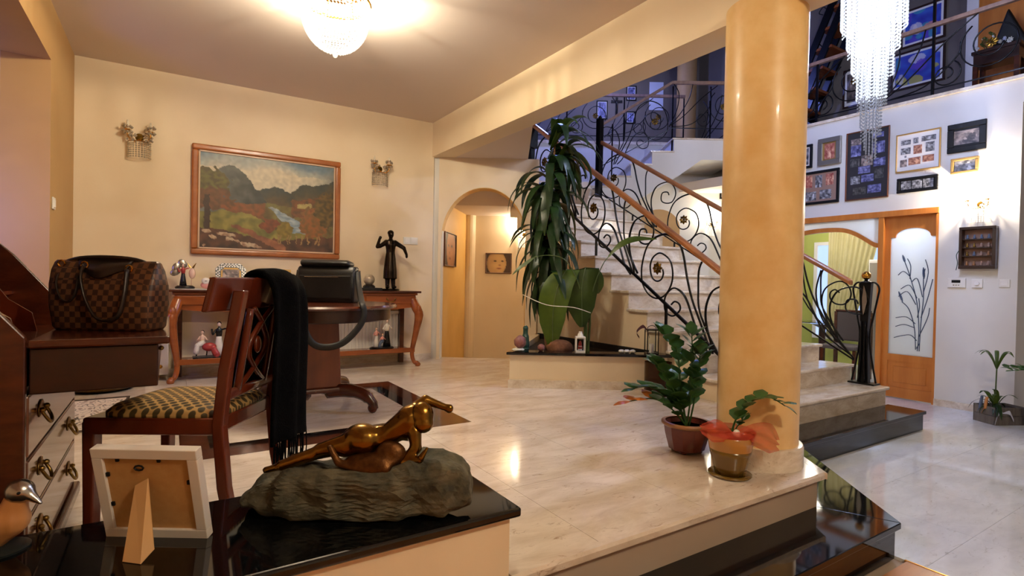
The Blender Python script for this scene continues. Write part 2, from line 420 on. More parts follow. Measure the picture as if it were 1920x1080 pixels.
# lower floor
lf = struct(MB().box(0.9, 11.0, -5.0, 10.5, ZL-0.2, ZL-0.0155), 'floor_lower', MT['grout'], 'pale marble floor of the entrance hall, below the steps')
LFP = [(3.0, 0.45), (7.3, 0.45), (7.3, 2.9), (3.0, 2.9)]
tiles(LFP, ZL, 0.6, (3.0, -1.35), MT['marble_low'], lf, 0.0006)
for a in ((7.3, 11, -0.45, 10.5), (3.0, 7.3, -4.8, 0.45), (3.0, 7.3, 2.9, 10.5), (0.9, 3.0, 2.9, 10.5)):
    MB().box(a[0], a[1], a[2], a[3], ZL-0.015, ZL).build('floor_slab', MT['marble_low'], lf)
for k in range(14):
    MB().box(0.95, 2.99, 1.12-0.12*k-0.119, 1.12-0.12*k, ZL-0.015, ZL+0.002).build('plank', MT['parquet'], lf)
MB().box(2.99, 3.0, -0.6, 1.13, ZL-0.015, ZL+0.004).build('threshold_strip', MT['gold'], lf)
cf = struct(MB().prism([G(-1.0, 6.6), G(2.0, 6.6), G(2.0, 9.3), G(-1.0, 9.3)], ZL-0.02, ZL+0.004), 'floor_corridor', MT['marble'], 'marble floor of the corridor behind the arch')

# ---------------- platform edge and black granite step ----------------
st = thing('platform_step', 'cream marble platform edge above a black granite step', 'step', kind='structure')
dg = (0.62, 0.785)
nb = (0.785, -0.62)
MB().extr([(0.94, 1.43, -0.03), (0.94, 1.47, -0.03), (0.94, 1.47, 0.0015), (0.94, 1.44, 0.0015), (0.94, 1.43, -0.008)], (1.895, 0, 0)).build('nosing', MT['marble'], st)
MB().box(0.94, 2.80, 1.462, 1.475, zn(1), -0.03).build('riser', MT['marble_step'], st)
def off(p, a): return (p[0]+nb[0]*a, p[1]+nb[1]*a)
a0, a1 = (2.82, 1.46), (3.58, 2.42)
MB().prism([a0, a1, off(a1, 0.02), off((2.835, 1.43), 0.012)], -0.03, 0.0014).build('nosing', MT['marble'], st)
MB().prism([(2.80, 1.475), (3.57, 2.44), (3.56, 2.45), (2.79, 1.49)], zn(1), -0.03).build('riser', MT['marble_step'], st)
# black tread: front run, diagonal run
b0, b1 = (2.985, 1.145), (3.80, 2.10)
MB().prism([(0.94, 1.145), b0, (2.81, 1.475), (0.94, 1.475)], zn(1)-0.03, zn(1)).build('granite_tread', MT['granite'], st, bev=0.004)
MB().prism([b0, b1, (3.80, 2.42), (3.56, 2.42), (2.81, 1.475)], zn(1)-0.03, zn(1)).build('granite_tread', MT['granite'], st, bev=0.004)
MB().prism([(0.94, 1.165), (2.97, 1.165), (2.97, 1.185), (0.94, 1.185)], ZL, zn(1)-0.03).build('granite_riser', MT['granite'], st)
MB().prism([(2.97, 1.165), (3.785, 2.12), (3.775, 2.135), (2.955, 1.18)], ZL, zn(1)-0.03).build('granite_riser', MT['granite'], st)

# ---------------- low wall with granite ledge ----------------
lw = thing('wall_low', 'low cream wall capped with a black granite ledge in the foreground', 'wall', kind='structure')
MB().box(-1.6, 0.936, 1.45, 1.93, ZL, 0.195).build('wall_body', MT['cream'], lw)
MB().box(-1.6, 0.962, 1.418, 1.962, 0.195, 0.226).build('granite_ledge', MT['granite'], lw, bev=0.009, seg=3)

# ---------------- walls ----------------
ZC, ZB = 2.82, 2.42
struct(MB().box(-0.72, 2.665, 5.95, 6.12, -0.05, ZC), 'wall_back', MT['cream'], 'cream wall with the landscape painting')
struct(MB().box(-0.70, 2.665, 5.938, 5.95, 0, 0.07), 'baseboard_back', MT['marble_step'], 'low marble skirting of the back wall')
struct(MB().box(-0.96, -0.70, 4.88, 6.12, -0.05, ZC), 'wall_left', MT['pier'], 'ochre wall pier on the left')
struct(MB().box(-0.96, -0.70, -4.8, 4.88, ZB, ZC), 'beam_left', MT['pier'], 'ochre beam over the opening on the left')
struct(MB().prism([(-0.72, 4.93), G(-4.55, 3.85), G(-4.55, 4.0), (-0.72, 5.08)], -0.05, ZB), 'wall_recess', MT['offwhite'], 'pale wall of the recess on the far left')
struct(MB().box(-3.4, -0.96, -4.8, 6.5, ZB, ZB+0.1), 'ceiling_recess', MT['ceil'], 'low ceiling of the left recess')
struct(MB().box(-0.70, 2.64, -4.8, 6.12, ZC, ZC+0.12), 'ceiling', MT['ceil'], 'flat ceiling of the sitting area')
struct(MB().box(2.64, 2.87, -4.8, 6.06, ZB, 3.30), 'beam', MT['cream'], 'cream beam running from the back wall over the column')
struct(MB().prism([(2.87, 4.18), (3.80, 5.64), (3.36, 6.02), (2.86, 6.2), (2.87, 6.06)], ZB, ZB+0.5), 'ceiling_corner', MT['ceil'], 'small soffit in front of the arch')
# pilaster return between wall and arch
struct(MB().prism([(2.665, 5.99), (2.77, 5.92), (2.86, 6.06), (2.75, 6.15)], -0.05, ZB), 'trim_2', MT['offwhite'], 'pale return of the wall beside the arch')
# arch wall in the turned grid
def arch_wall():
    r0, r1, d0, d1 = -0.90, 0.30, 6.46, 6.68
    cx, hw, sp, cr = -0.352, 0.512, 1.45, 2.07
    n = 24; pts = [(cx+hw*math.cos(PI*i/n), sp+(cr-sp)*math.sin(PI*i/n)) for i in range(n+1)]   # right to left
    mb = MB()
    for (a, b) in zip(pts[:-1], pts[1:]):
        q = [G(a[0], d0, a[1]), G(a[0], d0, ZB), G(b[0], d0, ZB), G(b[0], d0, b[1])]
        mb.extr(q, (*[SA*(d1-d0), CA*(d1-d0)], 0))
    mb.prism([G(cx+hw, d0), G(r1, d0), G(r1, d1), G(cx+hw, d1)], -0.36, ZB)
    mb.prism([G(r0, d0), G(cx-hw, d0), G(cx-hw, d1), G(r0, d1)], -0.36, ZB)
    w_ = struct(mb, 'wall_arch', MT['cream'], 'cream wall pierced by a round arch beside the stairs')
    mb = MB(); n = 24
    for i in range(n):
        a, b = pts[i], pts[i+1]
        mb.extr([G(a[0], d0+.004, a[1]-.001), G(a[0]*0.999, d0+.004, a[1]-.006), G(b[0], d0+.004, b[1]-.006), G(b[0], d0+.004, b[1]-.001)], (SA*.21, CA*.21, 0))
    mb.build('arch_lining', MT['cream_yellow'], w_)
    mb = MB(); mb.prism([G(cx+hw-.006, d0+.004), G(cx+hw, d0+.004), G(cx+hw, d1), G(cx+hw-.006, d1)], -0.02, sp); mb.build('jamb_lining', MT['cream_yellow'], w_)
arch_wall()
struct(MB().prism([G(-0.90, 6.68), G(-0.70, 8.2), G(-0.80, 8.3), G(-1.0, 6.7)], ZL, 2.0), 'wall_corridor', MT['cream_yellow'], 'yellow side wall inside the arch')
struct(MB().prism([G(-0.80, 8.2), G(0.95, 8.2), G(0.95, 8.35), G(-0.80, 8.35)], ZL, 2.0).lathe([(0.09, ZL), (0.09, 1.95)], 16, (*G(-0.66, 8.2), 0)), 'wall_corridor_end', MT['cream'], 'lit wall at the end of the corridor behind the arch')
struct(MB().prism([G(-1.0, 7.1), G(0.95, 7.1), G(0.95, 8.35), G(-1.0, 8.35)], 1.94, 2.0).extr([G(-1.0, 6.67, 2.12), G(-1.0, 7.1, 1.94), G(-1.0, 7.1, 2.0), G(-1.0, 6.67, 2.2)], (CA*1.95, -SA*1.95, 0)), 'ceiling_corridor', MT['ceil'], 'low ceiling of the corridor behind the arch')
struct(MB().prism([G(0.30, 6.5), G(0.45, 6.5), G(1.1, 8.35), G(0.95, 8.35)], ZL, 2.0), 'wall_corridor_right', MT['cream'], 'side wall under the landing')

# ---------------- column ----------------
co = thing('column', 'round ochre stucco column standing at the platform corner', 'column', (2.735, 1.75, 0), kind='structure')
MB().lathe([(0.207, 0.10), (0.207, 2.46)], 48).build('shaft', MT['stucco'], co, auto=True)
MB().lathe([(0.232, 0.0), (0.232, 0.10), (0.226, 0.112), (0.205, 0.113)], 48).build('plinth', MT['marble_step'], co, auto=True)

# ---------------- staircase ----------------
YN = [0, 2.12, 2.39, 2.71, 3.0, 3.29, 3.54, 3.79, 4.04, 4.29, 4.53, 4.79, 5.05, 5.31, 5.57, 5.83, 6.1]
def XR(y): return 5.90 if y < 2.75 else 5.90 - (y-2.75)*0.243
XL = 3.80
sc = thing('staircase', 'broad marble staircase with a black granite first step', 'staircase', kind='structure')
MB().prism([(3.80, 2.10), (5.93, 2.10), (5.93, 2.42), (3.80, 2.42)], zn(1)-0.03, zn(1)).build('granite_tread', MT['granite'], sc, bev=0.004)
MB().box(3.785, 5.915, 2.12, 2.14, ZL, zn(1)-0.03).box(5.895, 5.915, 2.14, 2.45, ZL, zn(1)-0.03).build('granite_riser', MT['granite'], sc)
for n in range(2, 16):
    y0, y1 = YN[n], YN[n+1]; z = zn(n)
    xa = XL-0.03 if n > 2 else 3.57
    if n == 15: y1 = 6.0
    # tread slab with nosing, riser below it, painted core
    p = [(xa, y0), (XR(y0), y0), (XR(y1+.03), y1+0.03), (XL-0.03, y1+0.03)]
    if n == 2: p = [(3.57, 2.39), (XR(y0), y0), (XR(y1), y1+0.03), (3.79, y1+0.03), (3.79, 2.68)]
    MB().prism(p, z-0.03, z+(0.0008 if n == 2 else 0)).build('tread', MT['marble_step'], sc, bev=0.011, seg=3)
    MB().prism([(XL if n > 2 else 3.60, y0+0.025), (XR(y0)-0.03, y0+0.025), (XR(y0)-0.03, y0+0.04), (XL if n > 2 else 3.60, y0+0.04)], zn(n-1), z-0.03).build('riser', MT['marble_step'], sc)
    MB().prism([(XL+0.012, y0+0.04), (XR(y0)-0.035, y0+0.04), (XR(y1)-0.035, y1+0.04), (XL+0.012, y1+0.04)], ZL if n < 12 else zn(n)-0.5, z-0.03).build('core', MT['cream'], sc)
# landing
MB().prism([(3.77, 5.86), (5.12, 5.86), G(1.19, 8.2), G(1.19, 9.34), G(-0.75, 9.34), G(-0.2, 7.2)], zn(15)-0.2, zn(15)-0.001).build('landing', MT['offwhite'], sc)
# upper flight in the turned grid
ZU = [2.44, 2.60, 2.79, 2.99, 3.19]; RU = [1.16, 1.475, 1.786, 2.105, 2.433]
pl = [(1.16, zn(15)-0.35)]
for k in range(5):
    pl += [(RU[k], (zn(15) if k == 0 else ZU[k-1])-0.02), (RU[k], ZU[k]-0.02)]
pl += [(3.42, 3.17), (3.42, 2.86), (2.867, 2.87), (2.515, 2.613), (1.909, 2.236)]
MB().extr([G(r, 8.25, z) for r, z in pl], (SA*1.08, CA*1.08, 0)).build('upper_flight', MT['offwhite'], sc)
for k in range(5):
    e = RU[k+1]+0.01 if k < 4 else 3.42
    MB().prism([G(RU[k]-0.025, 8.225), G(e, 8.225), G(e, 9.33), G(RU[k]-0.025, 9.33)], ZU[k]-0.02, ZU[k]).build('tread', MT['marble_step'], sc)

# ---------------- stairwell back wall ----------------
bw = struct(MB().prism([G(-0.9, 9.35), G(4.7, 9.35), G(4.7, 9.5), G(-0.9, 9.5)], ZL, 3.36), 'wall_stairwell', MT['offwhite'], 'pale wall behind the stairs and the upper flight')
MB().prism([G(-0.9, 9.33), G(3.4, 9.33), G(3.4, 9.52), G(-0.9, 9.52)], 3.36, 3.41).build('cap', MT['marble_step'], bw)
def arch_panel(c, hw, sp, cr, d, th, z0):
    n = 16; pts = [(c-hw, z0), (c+hw, z0)] + [(c+hw*math.cos(PI*i/n), sp+(cr-sp)*math.sin(PI*i/n)) for i in range(n+1)]
    return MB().extr([G(r, d, z) for r, z in pts], (SA*th, CA*th, 0))
d2 = arch_panel(2.53, 0.36, 1.92, 2.25, 9.335, 0.016, ZL).build('door_2', MT['pier'])
tag(d2, 'brown arched opening in the wall below the upper flight', kind='structure')
# ---------------- right wall with the glazed door opening ----------------
XW = 7.30
rw = struct(MB().box(XW, XW+0.15, 1.84, 2.52, ZL, 3.12).box(XW, XW+0.15, 2.52, 4.55, 1.885, 3.12).box(XW, XW+0.15, 4.55, 5.25, ZL, 3.12), 'wall_right', MT['offwhite'], 'off-white hall wall hung with family photographs')
MB().box(XW-0.03, XW+0.25, 1.60, 5.25, 3.12, 3.155).build('cap', MT['marble_step'], rw)
struct(MB().box(XW-0.015, XW, 1.84, 2.52, ZL, ZL+0.075), 'baseboard_right', MT['marble_step'], 'low marble skirting of the right wall')
struct(MB().box(XW+0.15, 10.2, 1.84, 1.99, ZL, 3.12), 'wall_return', MT['offwhite'], 'return wall at the far right edge')
struct(MB().box(XW, XW+0.15, -2.0, 1.84, 2.88, 3.12), 'beam_gallery', MT['offwhite'], 'edge beam of the gallery over the far right opening')
# dining room beyond the door
struct(MB().box(9.9, 10.05, 1.99, 8.5, ZL, 3.0), 'wall_dining', MT['green_wall'], 'green wall of the dining room beyond the glazed door')
struct(MB().box(XW+0.15, 10.0, 1.84, 8.5, 2.55, 2.7), 'ceiling_dining', MT['ceil'], 'ceiling of the dining room')
struct(MB().box(XW+0.15, 10.0, 6.4, 6.55, ZL, 2.6), 'wall_dining_side', MT['green_wall'], 'green side wall of the dining room')
# upper floor
uf = struct(MB().box(XW+.15, 9.4, -2.0, 5.25, 2.9, 3.119), 'floor_upper', MT['marble_low'], 'upper gallery floor')
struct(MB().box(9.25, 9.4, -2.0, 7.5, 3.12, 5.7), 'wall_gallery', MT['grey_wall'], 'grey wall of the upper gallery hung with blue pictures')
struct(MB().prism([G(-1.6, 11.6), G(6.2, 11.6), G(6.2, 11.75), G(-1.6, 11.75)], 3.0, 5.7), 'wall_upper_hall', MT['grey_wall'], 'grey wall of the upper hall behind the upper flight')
struct(MB().prism([G(-0.9, 9.5), G(3.4, 9.5), G(3.4, 8.25), G(5.5, 8.25), G(5.5, 11.7), G(-1.6, 11.7)], 3.0, 3.15), 'floor_upper_hall', MT['marble_low'], 'floor of the upper hall')
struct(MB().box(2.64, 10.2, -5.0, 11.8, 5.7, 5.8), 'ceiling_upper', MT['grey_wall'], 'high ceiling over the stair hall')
struct(MB().lathe([(0.19, 3.15), (0.19, 5.7)], 24, (*G(3.45, 10.9), 0)), 'column_upper', MT['pier'], 'brown round column in the upper hall', auto=True)
# enclosing walls out of view
struct(MB().box(-3.4, 10.2, -5.0, -4.8, ZL, 5.8), 'wall_front', MT['cream'], 'wall behind the viewer')
struct(MB().box(-3.55, -3.4, -5.0, 6.5, ZL, 3.0), 'wall_left_outer', MT['cream'], 'outer wall beyond the left recess')
struct(MB().box(10.05, 10.2, -5.0, 1.99, ZL, 5.8), 'wall_right_outer', MT['offwhite'], 'outer wall of the entrance hall')
struct(MB().box(-3.4, 0.95, -4.8, 1.45, ZL-0.1, ZL), 'floor_lounge', MT['parquet'], 'parquet floor of the lounge around the viewer')
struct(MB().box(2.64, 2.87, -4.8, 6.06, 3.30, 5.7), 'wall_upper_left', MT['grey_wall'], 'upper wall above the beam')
# ---------------- ceiling lamp ----------------
def ceiling_lamp(loc, label, watts):
    t = thing('ceiling_lamp', label, 'ceiling lamp', loc)
    MB().lathe([(0.05, 0), (0.20, 0), (0.205, -0.012), (0.06, -0.02)], 32).build('ceiling_plate', MT['gold'], t, auto=True)
    MB().tube([(0.215*math.cos(a*PI/20), 0.215*math.sin(a*PI/20), -0.10) for a in range(40)], 0.009, 6, closed=True).build('rim', MT['gold'], t, smooth=True)
    for k in range(8):
        a = PI*k/4; MB().tube([(0.2*math.cos(a), 0.2*math.sin(a), -0.01), (0.213*math.cos(a), 0.213*math.sin(a), -0.10)], 0.004, 5).build('rod', MT['gold'], t)
    mb = MB()
    for k in range(44):          # hanging pendants round the rim
        a = 2*PI*k/44
        for z, s in ((-0.125, 0.010), (-0.15, 0.013), (-0.178, 0.010)): mb.octa((0.212*math.cos(a), 0.212*math.sin(a), z), s, s*1.3)
    o = mb.build('crystal_fringe', MT['crystal_warm'], t); o['kind'] = 'stuff'
    mb = MB()
    for i in range(15):          # bowl of bead strands
        u = i/14; z = -0.17-0.25*u; r = 0.205*math.sqrt(max(0.0, 1-u**2.2))
        n = max(1, int(2*PI*r/0.020))
        for k in range(n): mb.octa((r*math.cos(2*PI*(k+.5*(i % 2))/n), r*math.sin(2*PI*(k+.5*(i % 2))/n), z), 0.0095)
    o = mb.build('crystal_bowl', MT['crystal_warm'], t); o['kind'] = 'stuff'
    MB().ball((0, 0, -0.44), 0.016).build('drop', MT['crystal_warm'], t, smooth=True)
    for k in range(3):
        a = 2*PI*k/3+0.4
        MB().ball((0.09*math.cos(a), 0.09*math.sin(a), -0.10), (0.02, 0.02, 0.03), 8, 6).build('bulb', MT['crystal_warm'], t, smooth=True)
        l = lamp('lamp_light', (0.125*math.cos(a), 0.125*math.sin(a), -0.10), watts/3, WARM, 0.015); l.parent = t
    return t
ceiling_lamp((0.887, 3.55, ZC), 'lit crystal bowl ceiling lamp with gold rim over the round table', 218)
ceiling_lamp((1.5, -1.2, ZC), 'crystal bowl ceiling lamp over the lounge behind the viewer', 340)

# ---------------- big crystal chandelier ----------------
ch = thing('chandelier', 'tall tiered crystal chandelier glowing white above the stair foot', 'chandelier', (4.915, 2.19, 0))
TI = [(0.232, 5.3, 3.10, 0.020), (0.186, 4.9, 2.93, 0.020), (0.148, 4.4, 2.72, 0.020), (0.106, 3.9, 2.48, 0.020), (0.074, 3.4, 2.24, 0.020), (0.042, 3.0, 2.05, 0.020)]
MB().lathe([(0.30, 5.66), (0.30, 5.70)], 32).build('ceiling_plate', MT['silver'], ch)
for i, (r, z1, z0, g) in enumerate(TI):
    n = int(2*PI*r/g/1.15); mb = MB(); lo = MB()
    for k in range(n):
        a = 2*PI*k/n; zb = z0 + 0.10*((a/(2*PI)+0.62) % 1.0 - 0.5)*(1.3 if i < 4 else 1.6)
        zt = min(z1, 4.35); m_ = int((zt-zb)/0.029)
        for j in range(m_):
            z = zb+0.029*j
            (lo if z < 2.52 else mb).octa((r*math.cos(a), r*math.sin(a), z), 0.0078, 0.0105)
    if mb.v: o = mb.build('crystal_strands', MT['crystal_hot'], ch); o['kind'] = 'stuff'
    if lo.v: o = lo.build('crystal_tail', MT['crystal_cool'], ch); o['kind'] = 'stuff'
    MB().tube([(r*math.cos(a*PI/16), r*math.sin(a*PI/16), min(z1, 4.36)) for a in range(32)], 0.005, 5, closed=True).build('strand_ring', MT['silver'], ch)
MB().tube([(0, 0, 5.7), (0, 0, 2.9)], 0.012, 6).build('stem', MT['silver'], ch)
for k, z in enumerate((3.0, 3.35, 3.8, 4.2)):
    MB().ball((0.03, 0, z), (0.02, 0.02, 0.03), 8, 6).build('bulb', MT['crystal_hot'], ch, smooth=True)
    l = lamp('chandelier_light', (0.0, 0.045*(-1)**k, z), 200, COOL, 0.04); l.parent = ch
lamp_t = None
# ---------------- wall sconces ----------------
def sconce(loc, rz, label, lit=0.0, col=WARM):
    """two-armed crystal wall light; local -Y points into the room"""
    t = thing('wall_sconce', label, 'wall light', loc, rz, 'crystal wall sconces')
    cm = MT['crystal_warm'] if lit else MT['crystal_dim']
    MB().lathe([(0.0, 0), (0.035, 0.0), (0.03, 0.01), (0.0, 0.012)], 16).xf(Matrix.Rotation(PI/2, 4, 'X')).build('back_plate', MT['old_gold'], t, auto=True)
    for s in (-1, 1):
        MB().tube(cat([(0, -0.015, -0.02), (s*0.035, -0.05, -0.05), (s*0.08, -0.075, -0.02), (s*0.085, -0.08, 0.03)], 5), 0.005, 6).build('arm', MT['gold'], t, smooth=True)
        MB().lathe([(0.006, 0.03), (0.028, 0.035), (0.03, 0.042)], 12, (s*0.085, -0.08, 0)).build('candle_cup', MT['gold'], t, smooth=True)
        MB().lathe([(0.012, 0.04), (0.012, 0.10), (0.006, 0.125)], 10, (s*0.085, -0.08, 0)).build('candle', MT['crystal_warm'] if lit else MT['frost_dim'], t, smooth=True)
        mb = MB()
        for i in range(16):
            a = 2*PI*i/8; mb.octa((s*0.085+0.032*math.cos(a), -0.08+0.032*math.sin(a), 0.025+0.045*(i//8)+random.uniform(-.01, .01)), 0.013, 0.016)
        for i in range(14): mb.octa((s*random.uniform(.02, .1), -0.05-random.random()*.05, random.uniform(-.05, .02)), 0.012, 0.014)
        o = mb.build('crystal_cluster', cm, t); o['kind'] = 'stuff'
    mb = MB()
    for j in range(8):
        for k in range(13):
            a = PI*k/12; mb.octa((0.085*math.cos(a), -0.02-0.075*math.sin(a), -0.055-0.019*j), 0.0085)
    o = mb.build('crystal_basket', cm, t); o['kind'] = 'stuff'
    MB().tube([(0.085*math.cos(PI*k/12), -0.02-0.075*math.sin(PI*k/12), -0.05) for k in range(13)], 0.004, 5).build('basket_ring', MT['gold'], t)
    if lit:
        for s in (-1, 1):
            l = lamp('sconce_light', (s*0.085, -0.085, 0.155), lit/2, col, 0.012); l.parent = t
    return t
sconce((-0.235, 5.95, 2.19), 0, 'unlit gold and crystal sconce left of the landscape painting')
sconce((1.995, 5.95, 2.19), 0, 'unlit gold and crystal sconce right of the landscape painting')
sconce((7.30, 2.155, 1.87), -PI/2, 'glowing crystal sconce above the curio case on the right wall', 75, NEUT)
x, y = G(0.17, 8.2); sconce((x, y, 1.66), ROTG, 'glowing crystal sconce half hidden by the tall plant in the corridor', 20, WARM)
x, y = G(3.42, 9.35); sconce((x, y, 2.0), ROTG, 'glowing crystal sconce on the wall under the upper flight', 18, WARM)
# dining room pendant (hidden behind the lintel) and unseen lamps added to tint the upstairs bluish
def globe_lamp(loc, label, watts, col, cord=0.3):
    t = thing('pendant_lamp', label, 'pendant lamp', loc)
    MB().tube([(0, 0, cord), (0, 0, 0.08)], 0.005, 6).build('cord', MT['iron'], t)
    MB().lathe([(0.02, 0.09), (0.05, 0.07), (0.16, -0.02), (0.165, -0.03)], 20, cap=False).build('shade', MT['white'], t, smooth=True)
    MB().ball((0, 0, 0.02), 0.04).build('bulb', MT['crystal_hot'], t, smooth=True)
    l = lamp('pendant_light', (0, 0, -0.05), watts, col, 0.05); l.parent = t
globe_lamp((7.8, 2.78, 1.9), 'white pendant lamp in the dining room behind the frosted pane', 16, (0.75, 0.84, 1.0), 0.65)
globe_lamp((8.7, 4.6, 2.2), 'white pendant lamp over the dining table', 60, (1.0, 0.95, 0.85), 0.35)
x, y = G(2.0, 10.6); globe_lamp((x, y, 5.3), 'unseen lamp added for the bluish light of the upper hall', 22, (0.6, 0.62, 1.0), 0.4)  # added lamp, stands in for dim daylight from above
x, y = G(1.0, 8.8); globe_lamp((x, y, 5.2), 'unseen blue lamp added high above the upper flight', 230, (0.2, 0.27, 1.0), 0.5)  # added behind the beam to turn the stairwell wall bluer
# television added out of view in the left recess; its screen lights the pale wall blue
glow = thing('glow_panel', 'flat television in the left recess, added out of view to cast blue light', 'glow_panel', (-1.55, 4.05, 0), 0.15)
MB().box(-.45, .45, -.04, 0, .95, 1.55).build('casing', MT['black_strap'], glow); MB().box(-.42, .42, 0, .004, .98, 1.52).build('screen', mat('added_glow', (20, 20, 40), .3, emit=(.24, .27, 1.0), est=11.0), glow); MB().box(-.03, .03, -.04, 0, 0, .95).box(-.25, .25, -.15, .15, 0, .02).build('stand', MT['black_strap'], glow)
# ---------------- wrought iron railings ----------------
K1 = [(-.6,-.71),(-.49,-.47),(-.4,-.28),(-.34,-.09),(-.3,.09),(-.26,.19),(-.19,.26),(-.08,.31),(.05,.28),(.14,.2),(.19,.06),(.2,-.05),(.18,-.15),(.11,-.24),(.01,-.28),(-.09,-.25),(-.16,-.16),(-.18,-.05),(-.15,.06),(-.08,.12),(-.01,.14),(.06,.1),(.09,.03),(.08,-.05),(.05,-.1),(0,-.12),(-.05,-.1),(-.07,-.05),(-.06,-.01)]
K2 = [(-.57,-.71),(-.49,-.62),(-.42,-.46),(-.35,-.3),(-.29,-.22),(-.21,-.18),(-.15,-.2),(-.1,-.26),(-.09,-.33),(-.11,-.4),(-.17,-.43),(-.22,-.42),(-.27,-.37),(-.26,-.32),(-.21,-.3),(-.17,-.33)]
K3 = [(-.66,-.7),(-.54,-.5),(-.47,-.34),(-.46,-.19),(-.46,-.03),(-.49,.05)]
K4 = [(-.62,-.72),(-.6,-.63),(-.56,-.52),(-.54,-.41),(-.55,-.3),(-.61,-.19),(-.73,-.15),(-.81,-.19),(-.85,-.27),(-.85,-.34),(-.81,-.41),(-.74,-.42),(-.68,-.39),(-.67,-.33),(-.69,-.28),(-.75,-.28),(-.77,-.32)]
def rosette(mb, c, ax, up_, r):
    """eight-lobed leaf rosette in the plane of ax and up_"""
    ax, up_ = Vector(ax).normalized(), Vector(up_).normalized(); nm = ax.cross(up_); c = Vector(c)
    for k in range(8):
        a = 2*PI*k/8; d = ax*math.cos(a)+up_*math.sin(a); e = nm.cross(d)
        p0 = c+d*r*.2; p1 = c+d*r*.62+e*r*.26; p2 = c+d*r; p3 = c+d*r*.62-e*r*.26
        mb.add([p0-nm*.006, p1-nm*.012, p2-nm*.004, p3-nm*.012, p0+nm*.006, p1+nm*.002, p2+nm*.004, p3+nm*.002],
               [(3,2,1,0),(4,5,6,7),(0,1,5,4),(1,2,6,5),(2,3,7,6),(3,0,4,7)])
    mb.ball(c, r*.24, 8, 5)
    return mb
def scroll_module(t, fn, cy, cz, shear=0.0, sy=1.0, rr=0.0085, leaf=True, skip=(), lo=-9, hi=9):
    for i, K in enumerate((K1, K2, K3, K4)):
        if i in skip: continue
        pts = [(cy+a*sy, cz+b-shear*a) for a, b in K]
        pts = [p for p in pts if lo < p[0] < hi]
        if len(pts) < 4: continue
        m = len(cat(pts, 4))
        MB().tube([fn(p[0], p[1]) for p in cat([(p[0], p[1], 0) for p in pts], 4)], [rr*(1.25 if j < m*.3 else 1.0) for j in range(m)], 6).build('scroll', MT['iron'], t, smooth=True)
    if leaf:
        a = Vector(fn(cy+.1, cz))-Vector(fn(cy, cz))
        rosette(MB(), fn(cy, cz), a, (0, 0, 1), 0.06).build('leaf_rosette', MT['old_gold'], t)
def flat_module(t, f, rr):
    """level railing panel: big spiral with rosette, small scroll and a fan of stems"""
    for K in (spiral((0, 0), .29, .10, 2.2, 2.2+10.2, 40), spiral((-.40, -.22), .15, .05, 1.0, 1.0-8.5, 30)):
        MB().tube([f(a, b) for a, b in K], rr, 6).build('scroll', MT['iron'], t, smooth=True)
    for K in ([(-1.04, -.36), (-.75, -.16), (-.42, .14), (-.12, .36)], [(-1.04, -.36), (-.82, -.12), (-.66, .14), (-.60, .37)], [(-1.04, -.36), (-.90, -.08), (-.86, .2), (-.96, .37)], [(-.98, -.36), (-.6, -.30), (-.3, -.05), (-.27, .1)]):
        MB().tube([f(p.x, p.y) for p in cat([(*q, 0) for q in K], 5)], rr, 6).build('stem', MT['iron'], t, smooth=True)
    a = Vector(f(.1, 0))-Vector(f(0, 0)); rosette(MB(), f(0, 0), a, (0, 0, 1), .055).build('leaf_rosette', MT['old_gold'], t)
def bar(t, name, pts, r, m, n=8, flat=None, bev=0): return MB().tube(pts, r, n, flat=flat).build(name, m, t, smooth=n > 6)
# near side of the lower flight
t = thing('stair_railing', 'wrought iron scroll railing with gold leaves on the planter side of the stairs', 'railing', (0, 0, 0))
fn = lambda y, z: (3.82, y, z)
rz0 = lambda y: 1.06+(y-2.777)*0.669
MB().extr([(3.79, 2.50, rz0(2.5)-.035), (3.85, 2.50, rz0(2.5)-.035), (3.855, 2.5, rz0(2.5)), (3.84, 2.5, rz0(2.5)+.022), (3.80, 2.5, rz0(2.5)+.022), (3.785, 2.5, rz0(2.5))], (0, 3.06, 3.06*0.669)).build('handrail', MT['rail_wood'], t, bev=0.006)
br = lambda y: 0.392+(y-2.809)*0.680
bar(t, 'bottom_rail', [fn(2.50, br(2.50)), fn(5.56, br(5.56))], 0.016, MT['iron'], 4)
for y in (3.36, 4.33, 5.3):
    n = max(i for i in range(1, 16) if YN[i] < y); bar(t, 'post', [fn(y, zn(n)), fn(y, br(y))], 0.014, MT['iron'], 4)
for k in (-1, 0, 1, 2):
    scroll_module(t, fn, 3.473+.912*k, 1.098+.653*k, lo=2.45, hi=5.58)
n_ = MB().prism([(3.75, 5.54), (3.89, 5.54), (3.89, 5.62), (3.75, 5.62)], 2.62, 2.93).prism([(3.785, 5.55), (3.855, 5.55), (3.855, 5.61), (3.785, 5.61)], zn(14), 2.62)
n_.build('newel', MT['iron'], t, bev=0.01)
MB().box(3.775, 3.865, 2.42, 2.5, 0.0, 0.9).build('newel', MT['iron'], t, bev=0.01)
